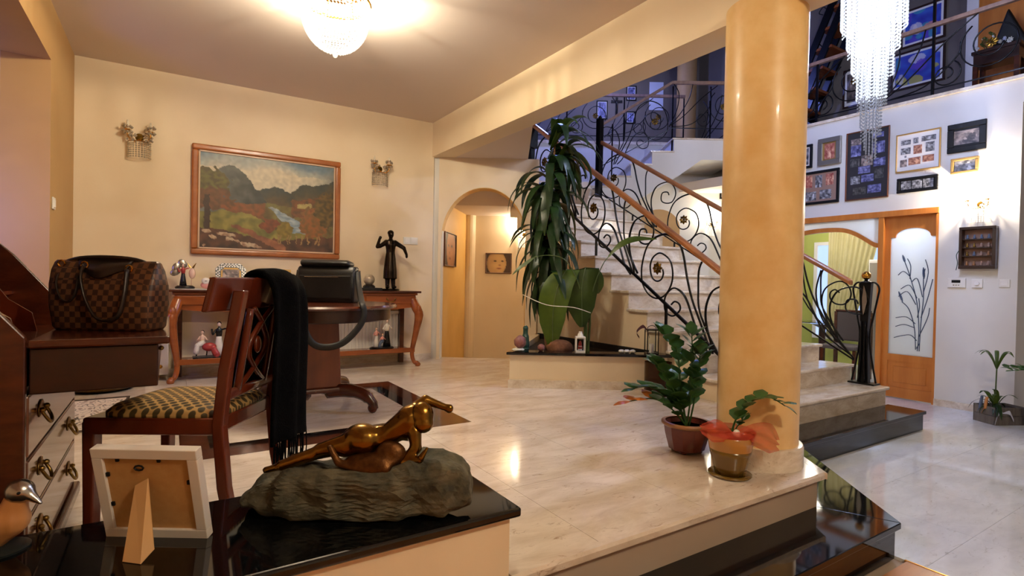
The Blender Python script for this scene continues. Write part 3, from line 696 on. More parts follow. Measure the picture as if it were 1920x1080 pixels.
# far side
t = thing('stair_railing', 'wrought iron scroll railing on the far side of the stairs, ending at the gold-ball newel', 'railing')
fx = lambda y: 5.8-0.2258*(y-2.62)
fn = lambda y, z: (fx(y), y, z)
a, b = Vector(fn(2.71, 1.012)), Vector(fn(5.73, 2.94))
MB().extr([a+Vector(q) for q in ((-.03, 0, -.035), (.03, 0, -.035), (.035, 0, 0), (.02, 0, .022), (-.02, 0, .022), (-.035, 0, 0))], b-a).build('handrail', MT['rail_wood'], t, bev=0.006)
bar(t, 'bottom_rail', [fn(2.67, 0.23), fn(3.1, 0.51), fn(5.72, 2.21)], 0.011, MT['iron'], 4)
for y in (3.65, 4.6, 5.2):
    n = max(i for i in range(1, 16) if YN[i] < y); bar(t, 'post', [fn(y, zn(n)), fn(y, 0.51+(y-3.1)*0.649)], 0.012, MT['iron'], 4)
for K in ([(2.67,.24),(2.8,.41),(2.9,.58),(2.96,.76),(2.96,.88),(2.92,.96),(2.84,1.01),(2.78,1.01),(2.73,.96),(2.71,.89),(2.73,.82),(2.78,.78),(2.85,.79),(2.89,.84),(2.89,.9),(2.85,.93),(2.81,.9)],
          [(2.67,.24),(2.81,.43),(2.94,.59),(3.0,.76),(3.02,.93),(2.98,1.13)], [(2.69,.27),(2.92,.47),(3.1,.83),(3.16,1.2)], [(2.69,.27),(3.09,.74),(3.3,1.2)]):
    MB().tube([fn(p[0], p[1]) for p in cat([(*p, 0) for p in K], 4)], 0.008, 6).build('scroll', MT['iron'], t, smooth=True)
for k in (-1, 0, 1):
    scroll_module(t, fn, 4.485+1.02*k, 1.757+.645*k, sy=1.06, rr=0.008, skip=(0, 1, 2, 3) if k < -1 else ())
bar(t, 'newel', [(5.085, 5.74, zn(14)), (5.085, 5.74, 3.25)], 0.052, MT['iron'], 4)
MB().lathe([(0.02, 0), (0.03, 0.02), (0.012, 0.05), (0.0, 0.06)], 10, (5.085, 5.74, 3.25)).build('newel_finial', MT['iron'], t, smooth=True)
# bottom newel
t = thing('newel_post', 'black iron newel post with a gold ball at the stair foot', 'newel post', (5.838, 2.60, 0.0008), -PI/2)
MB().cbox((0, 0, 0.008), (0.24, 0.13, 0.016)).build('foot_plate', MT['iron'], t)
MB().extr([(-.05, -.03, 0.01), (.05, -.03, 0.01), (.032, -.03, .55), (.055, -.03, 1.0), (-.055, -.03, 1.0), (-.032, -.03, .55)], (0, .06, 0)).build('body', MT['iron'], t, bev=0.006)
MB().lathe([(0.055, 1.0), (0.058, 1.012), (0.02, 1.02), (0.014, 1.04)], 16).build('collar', MT['iron'], t, smooth=True)
MB().ball((0, 0, 1.075), 0.042, 20, 12).build('ball', MT['gold'], t, smooth=True)
for s in (-1, 1):
    MB().tube(cat([(s*.02, 0, 1.0), (s*.08, 0, 1.005), (s*.118, 0, .95), (s*.105, 0, .85), (s*.07, 0, .65), (s*.046, 0, .5), (s*.06, 0, .3), (s*.11, 0, .02)], 5), 0.009, 6).build('loop', MT['iron'], t, smooth=True)
    MB().tube(cat([(s*.02, -.04, .62), (s*.015, -.045, .3), (s*.03, -.05, .02)], 4), 0.007, 6).build('rod', MT['iron'], t, smooth=True)
MB().extr([(0, -.036, .98), (.024, -.036, .9), (.032, -.036, .82), (.012, -.036, .72), (0, -.036, .68), (-.01, -.036, .75), (-.014, -.036, .85)], (0, -.012, 0)).build('spear_leaf', MT['silver'], t)
# upper flight railing (turned grid)
t = thing('upper_stair_railing', 'iron scroll railing climbing the upper flight', 'railing')
fn = lambda r, z: G(r, 8.30, z)
def hand(t, pts, wd=0.028):
    for p, q in zip(pts[:-1], pts[1:]):
        a, b = Vector(p), Vector(q); d = (b-a); sd = Vector((d.y, -d.x, 0)).normalized()*wd
        MB().extr([a-sd+Vector((0, 0, -.03)), a+sd+Vector((0, 0, -.03)), a+sd+Vector((0, 0, .015)), a-sd+Vector((0, 0, .015))], d*1.002).build('handrail', MT['rail_wood_upper'], t, bev=0.005)
hand(t, [fn(1.28, 3.36), fn(2.40, 4.06), fn(3.42, 4.07)])
bar(t, 'bottom_rail', [fn(1.28, 2.72), fn(2.42, 3.36), fn(3.42, 3.36)], 0.009, MT['iron'], 4)
for r_ in (1.5, 2.42, 3.0): bar(t, 'post', [fn(r_, ZU[max(i for i in range(5) if RU[i] <= r_)]), fn(r_, 4.0 if r_ > 2.4 else 3.4)], 0.011, MT['iron'], 4)
scroll_module(t, fn, 2.15, 3.45, shear=0.08, rr=0.007)
flat_module(t, lambda a, b: fn(min(3.42, 3.2+a*.8), 3.70+b*.9), 0.007)
# far side of the upper well
t = thing('upper_hall_railing', 'iron scroll railing along the far edge of the stairwell upstairs', 'railing')
fn = lambda r, z: G(r, 9.42, z)
hand(t, [fn(-0.3, 4.24), fn(2.95, 4.24)])
bar(t, 'bottom_rail', [fn(-0.3, 3.52), fn(2.95, 3.52)], 0.009, MT['iron'], 4)
for r_ in (0.9, 1.9, 2.94): bar(t, 'post', [fn(r_, 3.41), fn(r_, 4.2)], 0.012, MT['iron'], 4)
for c in (0.3, 1.4, 2.5): flat_module(t, lambda a, b: fn(c+a*.85, 3.87+b*.9), 0.007)
# gallery railing over the photo wall
t = thing('gallery_railing', 'iron scroll railing with wooden handrail along the upper gallery', 'railing')
fn = lambda y, z: (7.36, y, z)
hand(t, [fn(5.25, 3.985), fn(1.3, 3.985)])
bar(t, 'bottom_rail', [fn(5.25, 3.24), fn(1.3, 3.24)], 0.009, MT['iron'], 4)
for y in (2.64, 3.95, 1.5): bar(t, 'post', [fn(y, 3.155), fn(y, 3.97 if y != 2.64 else 4.9)], 0.018, MT['iron'], 4)
for y in (2.12, 3.48, 4.84): flat_module(t, lambda a, b: fn(y-a, 3.60+b), 0.008)
# ---------------- pictures ----------------
def photo_fn(seed, tint):
    rnd = random.Random(seed); bl = [(rnd.random(), rnd.uniform(.35, 1.0), rnd.uniform(.05, .16), rnd.uniform(.12, .3), rnd.random()) for _ in range(4)]
    o = Vector((rnd.random()*50, rnd.random()*50, 0))
    pal = {'bw': ((24, 24, 28), (224, 224, 228)), 'sepia': ((84, 36, 26), (236, 186, 152)), 'blue': ((18, 20, 58), (176, 178, 232)), 'color': ((40, 36, 40), (212, 190, 176)),
           'red': ((120, 30, 24), (240, 196, 160)), 'dark': ((14, 14, 16), (120, 118, 112))}[tint]
    def fn(u, v):
        k = 0.45+0.55*noise.noise(Vector((u*4, v*4, 0))+o)+0.25*noise.noise(Vector((u*11, v*11, 3))+o)
        for (x, y, a, b, s) in bl:
            if ((u-x)/a)**2+((v-y)/b)**2 < 1: k = 0.15+0.8*s+0.2*noise.noise(Vector((u*9, v*9, 7))+o)
            if ((u-x)/(a*.5))**2+((v-(y-b*1.1))/(a*.62))**2 < 1: k = 0.8
        return clampc(mixc(pal[0], pal[1], k))
    return fn
def frame(name, label, loc, rz, w, h, fw_, fm, photos, mat_c=None, depth=0.025, back='white', group=None, pn='photo', catg='picture'):
    """picture frame hung on a wall; photos = [(x, z, w, h, fn, nx, ny)] relative to the centre, local -Y faces the room"""
    t = thing(name, label, catg, loc, rz, group)
    for a in ((-w/2, w/2, h/2-fw_, h/2), (-w/2, w/2, -h/2, -h/2+fw_), (-w/2, -w/2+fw_, -h/2+fw_, h/2-fw_), (w/2-fw_, w/2, -h/2+fw_, h/2-fw_)):
        MB().box(a[0], a[1], -depth, 0.0, a[2], a[3]).build('frame_bar', MT[fm], t, bev=min(0.006, fw_*.3))
    MB().box(-w/2+fw_*.8, w/2-fw_*.8, -depth*.5, -0.002, -h/2+fw_*.8, h/2-fw_*.8).build('mount', MT[back], t)
    for (x, z, pw, ph, fn, nx, ny) in photos: printgrid(pn, pw, ph, nx, ny, fn, t, (x, -depth*.5-0.0015, z))
    return t
mat('black_frame', (12, 11, 12), 0.5, spec=.3); mat('mount_dark', (44, 42, 44), 0.8); mat('mount_tan', (150, 120, 104), 0.8); mat('wood_frame', (96, 52, 26), 0.4); mat('gold_frame', (176, 140, 82), 0.4, metal=0.6)
mat('silver_frame', (150, 146, 140), 0.3, metal=0.7); mat('dark_wood_frame', (44, 20, 12), 0.3, coat=0.3)
PW = -PI/2; X0 = XW-0.001
def wf(label, y0, y1, z0, z1, *a, **k): return frame('framed_photo', label, (X0, (y0+y1)/2, (z0+z1)/2), PW, abs(y1-y0), z1-z0, *a, group='family photos on the hall wall', **k)
wf('wide black frame with one colour photograph, highest at the right', 2.46, 2.12, 2.46, 2.775, 0.06, 'black_frame', [(0, 0, .22, .15, photo_fn(1, 'color'), 26, 18)], back='black_frame')
wf('thin gold collage frame of ten small photos on white', 2.96, 2.52, 2.325, 2.775, 0.014, 'gold_frame',
   [(-.12, .12, .10, .055, photo_fn(11, 'bw'), 12, 7), (-.02, .125, .05, .065, photo_fn(12, 'bw'), 7, 8), (.105, .13, .14, .06, photo_fn(13, 'bw'), 16, 7), (-.12, .02, .10, .075, photo_fn(14, 'bw'), 12, 9), (0, .02, .085, .10, photo_fn(15, 'sepia'), 10, 12),
    (.12, .03, .085, .11, photo_fn(16, 'bw'), 10, 13), (-.14, -.12, .07, .085, photo_fn(17, 'color'), 9, 10), (-.03, -.11, .12, .085, photo_fn(18, 'sepia'), 14, 10), (.105, -.1, .11, .075, photo_fn(19, 'sepia'), 13, 9), (-.12, -.045, .02, .025, photo_fn(20, 'bw'), 3, 3)])
wf('long black frame with three black-and-white photos side by side', 2.942, 2.535, 2.08, 2.255, 0.03, 'black_frame', [(-.11, 0, .10, .10, photo_fn(21, 'bw'), 14, 14), (0, 0, .10, .10, photo_fn(22, 'bw'), 14, 14), (.11, 0, .10, .10, photo_fn(23, 'bw'), 14, 14)], back='black_frame')
wf('small light wood frame with a black-and-white group photo', 2.418, 2.175, 2.222, 2.393, 0.028, 'gold_frame', [(0, 0, .18, .11, photo_fn(24, 'bw'), 22, 14)], back='dark_wood_frame', depth=0.04)
wf('tall brown-edged collage frame of many photos behind the chandelier tail', 3.52, 3.03, 2.058, 2.918, 0.013, 'wood_frame',
   [(-.13, .30, .12, .08, photo_fn(31, 'color'), 12, 8), (.12, .34, .12, .06, photo_fn(32, 'blue'), 12, 6), (-.13, .19, .12, .14, photo_fn(33, 'blue'), 12, 14), (.13, .19, .13, .14, photo_fn(34, 'blue'), 13, 14), (-.14, .04, .11, .10, photo_fn(35, 'dark'), 11, 10),
    (0, .05, .13, .13, photo_fn(36, 'color'), 13, 13), (.14, .01, .13, .10, photo_fn(37, 'blue'), 13, 10), (-.03, -.06, .14, .09, photo_fn(38, 'blue'), 14, 9), (-.13, -.18, .11, .10, photo_fn(39, 'bw'), 11, 10), (.01, -.17, .14, .09, photo_fn(40, 'blue'), 14, 9),
    (.14, -.13, .10, .12, photo_fn(41, 'dark'), 10, 12), (-.08, -.32, .15, .09, photo_fn(42, 'dark'), 15, 9), (.09, -.31, .15, .10, photo_fn(43, 'blue'), 15, 10)], back='mount_dark')
wf('broad silver frame with a small wedding photo', 3.87, 3.58, 2.562, 2.915, 0.06, 'silver_frame', [(0, 0, .13, .20, photo_fn(51, 'red'), 14, 20)], back='gold_frame', depth=0.04)
wf('dark collage frame beside the column with red and black-and-white photos', 4.08, 3.595, 2.06, 2.505, 0.035, 'black_frame',
   [(-.15, .09, .09, .16, photo_fn(52, 'red'), 9, 16), (-.02, .08, .09, .16, photo_fn(53, 'bw'), 9, 16), (.12, .09, .10, .15, photo_fn(54, 'red'), 10, 15), (-.12, -.11, .14, .12, photo_fn(55, 'bw'), 14, 12), (.07, -.1, .15, .12, photo_fn(56, 'bw'), 15, 12)], back='mount_tan')
wf('black photo frame almost hidden behind the column', 4.25, 3.95, 2.56, 2.882, 0.035, 'black_frame', [(0, 0, .2, .22, photo_fn(57, 'bw'), 12, 12)], back='white')
# curio case
t = thing('curio_case', 'dark wooden wall case with four shelves of tiny ornaments', 'display case', (X0, 2.155, 1.405), PW)
w_, h_, dp = 0.31, 0.45, 0.08
for a in ((-w_/2, w_/2, h_/2-.03, h_/2), (-w_/2, w_/2, -h_/2, -h_/2+.035), (-w_/2, -w_/2+.03, -h_/2+.035, h_/2-.03), (w_/2-.03, w_/2, -h_/2+.035, h_/2-.03)):
    MB().box(a[0], a[1], -dp, 0, a[2], a[3]).build('case_side', MT['dark_wood_frame'], t, bev=0.004)
MB().box(-w_/2+.02, w_/2-.02, -.006, -.001, -h_/2+.02, h_/2-.02).build('back_panel', MT['mount_tan'], t)
for z in (-.09, .0, .09): MB().box(-w_/2+.03, w_/2-.03, -dp+.012, -.006, z-.004, z+.004).build('shelf', MT['dark_wood_frame'], t)
MB().tube(cat([(-.15, -.085, -.03), (-.165, -.1, -.08), (-.155, -.095, -.16), (-.165, -.1, -.24)], 4), 0.004, 5).build('hanging_tassel', MT['teal_glaze'], t)
for i, z in enumerate((-.19, -.086, .004, .094)):
    for k in range(4):
        y = 2.155+.09-.06*k; s = random.choice(('pot_rim', 'brass', 'porc_blue', 'mount_tan'))
        o = MB().lathe([(0.012, 0), (0.016, .012), (0.007, .028), (0.011, .04), (0.0, .05)], 8).build('ornament', MT[s], smooth=True)
        o.location = (X0-.045, y, 1.405+z); tag(o, ('leftmost', 'second', 'third', 'rightmost')[k]+' tiny ornament on the '+('bottom', 'third', 'second', 'top')[i]+' shelf of the dark curio case', 'ornament', 'ornaments in the curio case')
# thermostat, sensor, switch
t = thing('thermostat', 'white wall thermostat with a dark display', 'thermostat', (X0, 2.339, 1.03), PW)
MB().box(-.08, .08, -.022, 0, -.052, .052).build('housing', MT['white_plastic'], t, bev=0.005)
MB().box(-.042, .036, -.024, -.02, .0, .03).build('display', MT['screen'], t)
for k in range(3): MB().box(-.03+.022*k, -.016+.022*k, -.0245, -.02, -.03, -.022).build('button', MT['silver'], t)
t = thing('dimmer_switch', 'square white dimmer beside the thermostat', 'switch', (X0, 2.162, 1.026), PW)
MB().box(-.047, .047, -.018, 0, -.047, .047).build('plate', MT['white_plastic'], t, bev=0.004); MB().lathe([(.024, 0), (.021, .016)], 16).xf(Matrix.Rotation(PI/2, 4, 'X') @ Matrix.Translation((0, 0, .016))).build('knob', MT['white'], t, auto=True)
def switch(label, loc, rz, n=1, w=0.09, h=0.085):
    t = thing('light_switch', label, 'switch', loc, rz, 'white wall switches')
    for k in range(n):
        x = (k-(n-1)/2)*w
        p = MB().box(x-w/2+.001, x+w/2-.001, -.01, 0, -h/2, h/2).build('plate', MT['white_plastic'], t, bev=0.003)
        MB().box(x-w*.3, x+w*.3, -.014, -.008, -h*.32, h*.32).build('rocker', MT['white'], p, bev=0.002)
switch('single white switch at the far right of the hall wall', (X0, 1.94, 1.03), PW)
switch('double white switch right of the dark statue', (2.38, 5.949, 1.40), 0, 2)
switch('white switch on the ochre pier', (-0.699, 4.985, 1.44), PI/2, 1, 0.09, 0.085)
# ---------------- glazed door and arched screen ----------------
YA, YB, YC, YD = 2.52, 3.07, 3.13, 4.52
dr = thing('door_1', 'orange wood door with a frosted pane etched with bulrushes', 'door', kind='structure')
MB().box(7.29, 7.43, YB, YC, ZL, 1.82).build('post', MT['door_wood'], dr, bev=0.004)
MB().box(7.285, 7.43, YA, YD, 1.815, 1.885).build('head', MT['door_wood'], dr, bev=0.004)
MB().box(7.29, 7.43, YD-.06, YD, ZL, 1.82).build('post', MT['door_wood'], dr, bev=0.004)
MB().box(7.30, 7.42, YA, YA+.025, ZL, 1.82).build('post', MT['door_wood'], dr)
y0, y1 = YA+.025, YB
MB().box(7.335, 7.375, y0, y0+.012, ZL+.01, 1.815).build('stile', MT['door_wood'], dr)
MB().box(7.335, 7.375, y1-.06, y1, ZL+.01, 1.815).build('stile', MT['door_wood'], dr)
n = 16; arc = [(y0+.012, 1.815), (y0+.012, 1.565), (y0+.055, 1.565)]
c_ = (y0+.012+y1-.06)/2; hw = (y1-.06-y0-.012)/2-.05
arc += [(c_-hw*math.cos(PI*i/n), 1.575+.095*math.sin(PI*i/n)) for i in range(n+1)] + [(y1-.11, 1.565), (y1-.06, 1.565), (y1-.06, 1.815)]
MB().extr([(7.335, a, b) for a, b in arc], (.04, 0, 0)).build('top_rail', MT['door_wood'], dr)
MB().box(7.335, 7.375, y0+.012, y1-.06, .09, .17).box(7.335, 7.375, y0+.012, y1-.06, ZL+.01, ZL+.13).build('rail', MT['door_wood'], dr)
MB().box(7.345, 7.37, y0+.012, y1-.06, ZL+.13, .09).build('panel', MT['door_wood'], dr)
MB().box(7.338, 7.35, y0+.07, y1-.12, ZL+.19, .03).build('raised_field', MT['door_wood'], dr, bev=0.01)
gp = MB().box(7.351, 7.357, y0+.012, y1-.06, .17, 1.69).build('pane', MT['frosted'], dr)
mb = MB()
def reed(pts, r=0.0055): mb.tube([(7.3495, y0+.012+.45*(1-a), .17+1.5*b) for a, b, _ in cat([(p[0], p[1], 0) for p in pts], 5)], r, 4)
for P_ in ([(.66, .04), (.68, .2), (.62, .42), (.45, .62), (.33, .73)], [(.7, .04), (.72, .25), (.76, .45), (.75, .6), (.78, .68)], [(.62, .05), (.58, .22), (.45, .36), (.28, .42)], [(.64, .12), (.5, .16), (.3, .15), (.12, .13)],
           [(.72, .3), (.85, .45), (.95, .6)], [(.76, .5), (.85, .65), (.78, .75)], [(.74, .46), (.62, .6), (.5, .58)], [(.62, .45), (.45, .55), (.25, .52)], [(.6, .4), (.4, .5), (.2, .46)], [(.6, .25), (.4, .3), (.15, .29)], [(.58, .22), (.35, .24), (.15, .22)],
           [(.45, .62), (.3, .66), (.18, .63)], [(.45, .6), (.46, .7), (.38, .76)], [(.68, .15), (.86, .3), (.9, .38)], [(.64, .3), (.68, .38), (.66, .45)], [(.7, .1), (.64, .06)]): reed(P_)
for a, b, c, d in ((.33, .73, .27, .79), (.76, .6, .74, .69), (.3, .42, .2, .5)):
    mb.tube([(7.3485, y0+.012+.45*(1-a-(c-a)*k/4), .17+1.5*(b+(d-b)*k/4)) for k in range(5)], [.004, .012, .013, .011, .004], 6)
mb.build('etched_bulrushes', MT['etch'], dr)
# arched screen left of the post
ap = [(4.46, 1.60), (4.2, 1.69), (3.98, 1.725), (3.75, 1.735), (3.556, 1.72), (3.42, 1.67), (3.3, 1.595), (3.2, 1.525), (3.13, 1.50)]
ap = [(p.x, p.y) for p in cat([(a, b, 0) for a, b in ap], 4)]
MB().extr([(7.32, a, b) for a, b in ap]+[(7.32, a, b-.055) for a, b in ap[::-1]], (.06, 0, 0)).build('arch_bar', MT['door_wood'], dr)
MB().extr([(7.349, a, b) for a, b in ap]+[(7.349, 3.13, 1.815), (7.349, 4.46, 1.815)], (.005, 0, 0)).build('pane', MT['frosted'], dr)
# ---------------- dining room ----------------
mat('dusk_glass', (60, 80, 140), 0.1, emit=(0.45, 0.6, 1.0), est=1.3)
wd = thing('window_1', 'dusk-blue window behind the sheer curtain in the dining room', 'window', kind='structure')
MB().box(9.84, 9.9, 4.0, 4.06, .1, 1.7).build('frame_bar', MT['white'], wd); MB().box(9.84, 9.9, 5.2, 5.26, .1, 1.7).build('frame_bar', MT['white'], wd)
MB().box(9.84, 9.9, 4.0, 5.26, 1.7, 1.76).build('frame_bar', MT['white'], wd); MB().box(9.84, 9.9, 4.0, 5.26, .04, .1).build('frame_bar', MT['white'], wd)
MB().box(9.87, 9.88, 4.06, 5.2, .1, 1.7).build('pane', MT['dusk_glass'], wd)
cu = MB(); vs = []; fs = []
for j in range(13):
    v = j/12
    for i in range(61):
        u = i/60; a = 4.95-u*(0.92-.55*v**1.3); vs.append((9.72+.03*math.sin(u*60)*(1-.3*v), a, 2.5-2.4*v))
for j in range(12):
    for i in range(60): fs.append((j*61+i, j*61+i+1, (j+1)*61+i+1, (j+1)*61+i))
cu.add(vs, fs); o = cu.build('curtain', MT['curtain'], smooth=True); tag(o, 'sheer cream curtain drawn aside in the dining room', 'curtain')
q = o.modifiers.new('s', 'SOLIDIFY'); q.thickness = 0.003
def dchair(loc, rz, label, wood, fab, hb=0.98):
    t = thing('dining_chair', label, 'chair', loc, rz, 'dining chairs beyond the glazed door')
    MB().box(-.23, .23, -.22, .24, .42, .48).build('seat', MT[fab], t, bev=0.02)
    MB().box(-.22, .22, .2, .25, .52, hb-.03).build('backrest', MT[fab], t, bev=0.02)
    MB().box(-.24, .24, .195, .255, hb-.03, hb).build('top_rail', MT[wood], t, bev=0.01)
    for s in (-1, 1):
        MB().box(s*.22-.02, s*.22+.02, -.21, -.17, 0, .42).build('leg', MT[wood], t); MB().box(s*.235-.02, s*.235+.02, .2, .25, 0, hb-.03).build('leg', MT[wood], t)
dchair((8.28, 3.95, ZL), -PI/2, 'dark upholstered dining chair behind the newel post', 'mahogany', 'upholstery')
dchair((8.3, 5.1, ZL), PI/2+.2, 'honey wood dining chair deeper in the dining room', 'honey', 'honey', 1.05)
t = thing('dining_table', 'glass-topped dining table beyond the door', 'table', (8.95, 4.62, ZL))
MB().lathe([(0.42, .73), (0.43, .74), (0.42, .75)], 32).build('top', MT['clear_glass'], t); MB().lathe([(0.22, 0), (0.22, .04), (.05, .08), (.05, .65), (.2, .73)], 20).build('pedestal', MT['mahogany_dark'], t, auto=True)
t = thing('tall_cabinet', 'grey-white tall cabinet beside the dining room window', 'cabinet', (9.5, 3.72, ZL))
MB().box(-.3, .3, -.35, .35, 0, 1.75).build('body', MT['white_plastic'], t, bev=0.01); MB().box(-.31, -.3, -.33, .33, .05, 1.7).build('door_panel', MT['silver'], t); MB().box(-.33, -.31, .2, .23, .7, 1.1).build('handle', MT['silver'], t)
# ---------------- upstairs ----------------
def abstract(seed):
    rnd = random.Random(seed); bl = [(rnd.random(), rnd.random(), rnd.uniform(.05, .2), rnd.uniform(.06, .22), rnd.choice([(214, 196, 60), (60, 120, 210), (220, 130, 120), (96, 60, 180), (60, 160, 170), (230, 220, 220)])) for _ in range(11)]
    def fn(u, v):
        c = mixc((34, 34, 150), (60, 110, 206), .5+.6*noise.noise(Vector((u*5+seed, v*5, 0))))
        for x, y, a, b, k in bl:
            d = ((u-x)/a)**2+((v-y)/b)**2
            if d < 1: c = mixc(c, k, .75)
        return clampc(c)
    return fn
XG = 9.249
frame('picture', 'upper of the two blue pictures on the gallery wall', (XG, 3.455, 4.82), PW, .56, .56, 0.03, 'dark_wood_frame', [(0, 0, .44, .44, abstract(3), 44, 44)], group='blue pictures upstairs')
frame('picture', 'lower of the two blue pictures on the gallery wall', (XG, 3.51, 4.21), PW, .68, .56, 0.03, 'dark_wood_frame', [(0, 0, .56, .44, abstract(8), 56, 44)], group='blue pictures upstairs')
frame('picture', 'small framed picture with a gold flower left of the chandelier tail', (XG, 4.36, 4.17), PW, .36, .62, 0.03, 'dark_wood_frame', [(0, 0, .24, .46, photo_fn(77, 'color'), 24, 40)])
d3 = thing('door_3', 'orange wooden door with white frame on the upper gallery', 'door', kind='structure')
MB().box(9.2, 9.25, 2.80, 2.93, 3.12, 5.5).build('jamb', MT['white'], d3); MB().box(9.225, 9.25, 1.9, 2.80, 3.12, 5.4).build('leaf', MT['door_wood'], d3)
t = thing('console_table', 'dark console table on the upper gallery', 'table', (8.75, 2.44, 3.12), PW)
MB().box(-.24, .24, -.16, .16, .82, .86).build('top', MT['mahogany_dark'], t, bev=.005); MB().box(-.22, .22, -.14, .14, .68, .82).build('apron', MT['mahogany_dark'], t)
for sx in (-1, 1):
    for sy in (-1, 1): MB().box(sx*.2-.025, sx*.2+.025, sy*.12-.025, sy*.12+.025, 0, .68).build('leg', MT['mahogany'], t)
t = thing('flower_arrangement', 'pale blue and yellow flowers on the upstairs console table', 'flowers', (8.72, 2.5, 3.98))
for k in range(26):
    a = random.random()*2*PI; rr = random.random()**.6; c = (rr*.07*math.cos(a)-.02, rr*.17*math.sin(a), .05+.13*(1-rr)+random.random()*.05)
    rosette(MB(), c, (math.cos(a), math.sin(a), .4), (0, .3, 1), random.uniform(.025, .045)).build('flower', MT[random.choice(['porc_blue', 'ribbon', 'shell', 'gold_frame', 'leaf_mid'])], t)
o = MB().extr([(0, -.19, .0), (0, .19, .02), (0, .03, .52)], (.07, 0, 0)).build('cushion', MT['black_leather'], bev=.03, seg=3); o.location = (8.8, 2.36, 3.98); tag(o, 'dark pointed cushion behind the upstairs flowers', 'cushion')
t = thing('attic_stairs', 'open attic stairs with dark stringers and wooden treads left of the chandelier', 'staircase')
a0, a1 = Vector((8.7, 5.25, 3.15)), Vector((8.7, 4.15, 5.65))
for dx in (-.02, .75):
    for dz in (0, .45):
        p = a0+Vector((dx*.6, dx*.0, dz)); MB().extr([p+Vector((0, -.05, 0)), p+Vector((.04, -.05, 0)), p+Vector((.04, .07, 0)), p+Vector((0, .07, 0))], a1-a0).build('stringer', MT['iron'], t)
for k in range(1, 8):
    p = a0+(a1-a0)*k/8.5; MB().box(p.x, p.x+.46, p.y-.14, p.y+.16, p.z+.1, p.z+.14).build('tread', MT['honey'], t)
MB().tube([(8.72, y, z) for y, z, _ in cat([(4.6, 4.75, 0), (4.68, 4.9, 0), (4.58, 5.1, 0), (4.55, 5.3, 0), (4.62, 5.4, 0), (4.68, 5.33, 0), (4.62, 5.28, 0)], 5)], .008, 6).build('scroll', MT['iron'], t)
def hall_frame(label, r, z, w, h, seed, tint, name='framed_photo', fm='black_frame', fwd=.025): x, y = G(r, 11.598); frame(name, label, (x, y, z), ROTG, w, h, fwd, fm, [(0, 0, w-2*fwd-.02, h-2*fwd-.02, photo_fn(seed, tint), 14, 18)])
hall_frame('blue-toned portrait left of the crucifix upstairs', 1.86, 4.67, .24, .40, 61, 'blue'); hall_frame('small blue-toned portrait right of the crucifix, half above the rail', 2.48, 5.04, .22, .32, 62, 'blue')
hall_frame('small dark landscape photo below the upper hall rail', 2.475, 4.52, .21, .26, 63, 'blue'); hall_frame('painted portrait in a dark frame on the upper hall wall', 4.255, 4.90, .27, .54, 64, 'color')
x, y = G(3.02, 11.598); t = thing('notice_sheet', 'plain pale sheet hung on the upper hall wall', 'poster', (x, y, 4.99), ROTG); MB().box(-.15, .15, -.006, 0, -.3, .3).build('sheet', MT['ribbon'], t)
x, y = G(2.17, 11.59); t = thing('crucifix', 'small dark crucifix on the upper hall wall', 'crucifix', (x, y, 4.77), ROTG)
MB().box(-.025, .025, -.02, 0, -.2, .18).box(-.12, .12, -.02, 0, .06, .11).build('cross', MT['black_frame'], t); MB().tube([(0, -.03, -.1), (.01, -.035, 0), (0, -.03, .08)], .014, 6).tube([(-.08, -.03, .1), (0, -.03, .06), (.08, -.03, .1)], .009, 6).build('figure', MT['silver'], t)
x, y = G(4.0, 11.58); o = MB().box(-.1, .02, -.06, 0, -.07, .08).lathe([(.07, -.07), (.07, .03)], 12, (.04, -.06, 0)).build('motion_sensor', MT['white_plastic']); o.location = (x, y, 5.5); o.rotation_euler.z = ROTG; tag(o, 'white motion sensor high on the upper hall wall', 'sensor')
x, y = G(1.65, 9.72); o = MB().ball((0, 0, .05), (.35, .13, .08), 16, 8).build('folded_blanket', MT['ribbon'], smooth=True); o.location = (x, y, 3.18); o.rotation_euler.z = ROTG; tag(o, 'pale blanket lying on the upper hall ledge', 'blanket')
# pictures in and under the arch
def baby(skin, bg, flip=1):
    def fn(u, v):
        if flip < 0: u = 1-u
        c = bg; x = u-.42
        k = (x/.40)**2+((v-.50)/.66)**2
        if k < 1: c = mixc(skin, mixc(skin, (70, 40, 22), .6), max(0, -x*.9+.05)+.6*max(0, k-.6)+.15*noise.noise(Vector((u*4, v*4, 1))))
        for ex, ew in ((-.06, .065), (.24, .05)):
            d = ((x-ex)/ew)**2+((v-.38)/.045)**2
            if d < 1.6: c = mixc((40, 26, 18), c, max(0, d-.3))
        d = ((x-.13)/.07)**2+((v-.60)/.06)**2
        if d < 1: c = mixc(mixc(skin, (110, 64, 40), .55), c, d)
        d = ((x-.10)/.11)**2+((v-.78)/.04)**2
        if d < 1.3: c = mixc((126, 66, 48), c, d*.7)
        return clampc(c)
    return fn
x, y = G(-0.213, 8.199); frame('portrait', 'sepia baby portrait on the end wall of the corridor', (x, y, 1.22), ROTG, .40, .31, .012, 'wood_frame', [(0, 0, .37, .28, baby((206, 168, 112), (70, 46, 24)), 37, 28)], depth=.03)
x, y = G(-0.842, 7.1); frame('portrait', 'baby portrait seen edge-on on the yellow corridor wall', (x, y, 1.35), ROTG+1.44, .62, .44, .012, 'wood_frame', [(0, 0, .59, .41, baby((186, 124, 72), (60, 34, 20), -1), 40, 28)], depth=.03)
def uw(label, r, z, w, h, s): x, y = G(r, 9.349); frame('framed_photo', label, (x, y, z), ROTG, w, h, .03, 'black_frame', [(0, 0, w-.1, h-.1, photo_fn(s, 'bw'), 14, 14)])
uw('upper black photo frame under the upper flight', 3.72, 2.58, .3, .26, 71); uw('lower black photo frame under the upper flight', 3.74, 2.28, .26, .3, 72)
